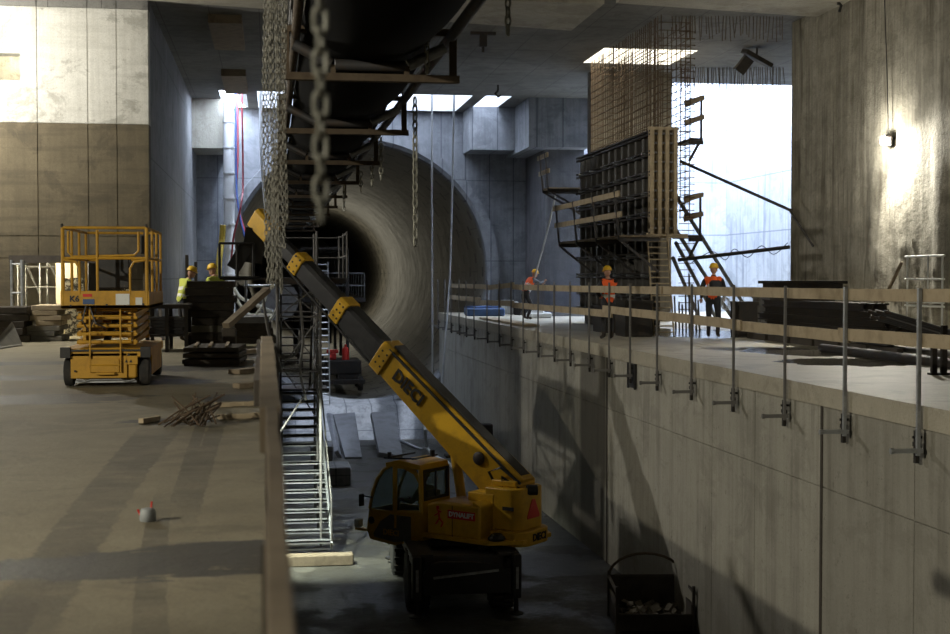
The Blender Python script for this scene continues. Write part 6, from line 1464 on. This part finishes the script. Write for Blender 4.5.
person('person in a yellow jacket and helmet, right of the pair behind the panel stack', ground(217, 31.2), R(40),
       dict(chest=(0, .06, 1.3), neck=(0, .1, 1.47), headb=(0, .13, 1.54), shR=(.19, .06, 1.41), shL=(-.19, .06, 1.41), elR=(.3, .15, 1.2), wrR=(.3, .4, 1.2), elL=(-.24, .15, 1.15), wrL=(-.15, .35, 1.1)), 'hivis', 'helmet', top='hivis', head_tilt=-.2)
# crane driver seated in the cab
od = tp(-.74, .5, 1.16)
person('person in a yellow vest seated at the controls inside the crane cab', (od.x, od.y, od.z), ALPHA,
       dict(pelvis=(0, 0, .52), waist=(0, -.02, .66), chest=(0, 0, .86), neck=(0, .02, 1.04), headb=(0, .03, 1.11), shR=(.19, 0, .97), shL=(-.19, 0, .97), elR=(.23, .15, .74), wrR=(.14, .42, .72), elL=(-.23, .15, .74), wrL=(-.12, .42, .74), hipR=(.1, .02, .5), hipL=(-.1, .02, .5), knR=(.12, .42, .52), knL=(-.12, .42, .52), anR=(.12, .5, .2), anL=(-.12, .5, .2), toR=(.12, .62, .15), toL=(-.12, .62, .15)), 'hivis', 'helmet', top='hivis', head_tilt=.1)
# ------------------------------------------------------------------ light
w = bpy.data.worlds.new('sky'); sc.world = w; w.use_nodes = True
bg = w.node_tree.nodes['Background']; bg.inputs[0].default_value = (.8, .88, 1, 1); bg.inputs[1].default_value = 1.4
def area(name, loc, sx, sy, e, c, rot=(0, 0, 0)):
    l = bpy.data.lights.new(name, 'AREA'); l.shape = 'RECTANGLE'; l.size = sx; l.size_y = sy; l.energy = e; l.color = c
    o = bpy.data.objects.new(name, l); col.objects.link(o); o.location = loc; o.rotation_euler = rot; return o
def point(name, loc, e, c, r=.1, spot=None, to=None, blend=.3):
    l = bpy.data.lights.new(name, 'SPOT' if spot else 'POINT'); l.energy = e; l.color = c; l.shadow_soft_size = r
    o = bpy.data.objects.new(name, l); col.objects.link(o); o.location = loc
    if spot:
        l.spot_size = R(spot); l.spot_blend = blend; o.rotation_euler = (Vector(to) - Vector(loc)).to_track_quat('-Z', 'Y').to_euler()
    return o
DAY = (.68, .8, 1)
for i, (x0, x1, y0, y1) in enumerate(holes):
    e = (900, 350, 420, 400, 500, 6500)[i]; c = DAY if i != 4 else (1, .9, .65)
    area('daylight', ((x0 + x1) / 2, (y0 + y1) / 2, ZC + (.35 if i == 0 else SH + (.3 if i < 5 else 2.5))), x1 - x0, y1 - y0, e, c, (0, R(38) if i == 0 else 0, 0))
WARM = (1, .93, .74)
point('site_or_fill_lamp', (-12, 3.5, 5.6), 6200, WARM, .12, 64, (4.6, 16.5, -1.2), .6)                       # tower light on the left platform
point('site_or_fill_lamp', (-8.8, 31.2, 6.4), 2300, (1, .96, .86), .15)            # lights the upper left wall
lw = at(885, 141, X=XD - .25)
point('wall_lamp', lw - Vector((.25, 0, 0)), 190, (1, .96, .84), .08)
point('wall_lamp', lw - Vector((.1, 0, .1)), 850, (1, .96, .84), .08, 150, (XD + .6, lw.y - 3.5, .2), .5)
point('room_lamp', (-6.5, YF + 1.2, 2.1), 420, (1, .87, .6), .1)
point('niche_lamp', ((wx0 + wx1) / 2, YF + 1.6, wz1 + .2), 60, (1, .9, .65), .1)
point('stair_lamp', (.12, 28.0, -.5), 2600, (.92, 1, .84), .1, 76, (1.6, 30.6, ZP), .7)
point('site_or_fill_lamp', (-3.2, .4, 3.6), 330, WARM, .12)  # added fill, no real lamp here; brightens the near chain and rail
point('tunnel_lamp', (TX + .5, 107, TZ + .3), 520, (1, .92, .7), .2)
point('tunnel_lamp', (TX - 3.2, 70, TZ - 1.8), 10, (1, .92, .7), .1)
point('tunnel_lamp', (-.6, 44.5, 2.6), 70, (1, .97, .8), .08)
point('cage_lamp', (11.6, 40, 6.2), 70, (1, .88, .62), .15)
l = bpy.data.lights.new('sunlight', 'SUN'); l.energy = 3; l.color = (.8, .88, 1); l.angle = R(1.5)
o = bpy.data.objects.new('sunlight', l); col.objects.link(o); o.rotation_euler = Vector((-.24, .12, -1)).to_track_quat('-Z', 'Y').to_euler(); o.location = (10, 40, 20)
sc.view_settings.view_transform = 'Standard'; sc.view_settings.look = 'None'; sc.view_settings.gamma = 1
sc.view_settings.use_curve_mapping = False; sc.view_settings.exposure = 0.1
sc.cycles.use_denoising = True
try: sc.cycles.denoiser = 'OPENIMAGEDENOISE'
except Exception: pass
sc.cycles.max_bounces = 6; sc.cycles.diffuse_bounces = 2; sc.cycles.glossy_bounces = 3; sc.cycles.transmission_bounces = 4
sc.cycles.sample_clamp_indirect = 4; sc.cycles.caustics_reflective = False; sc.cycles.caustics_refractive = False
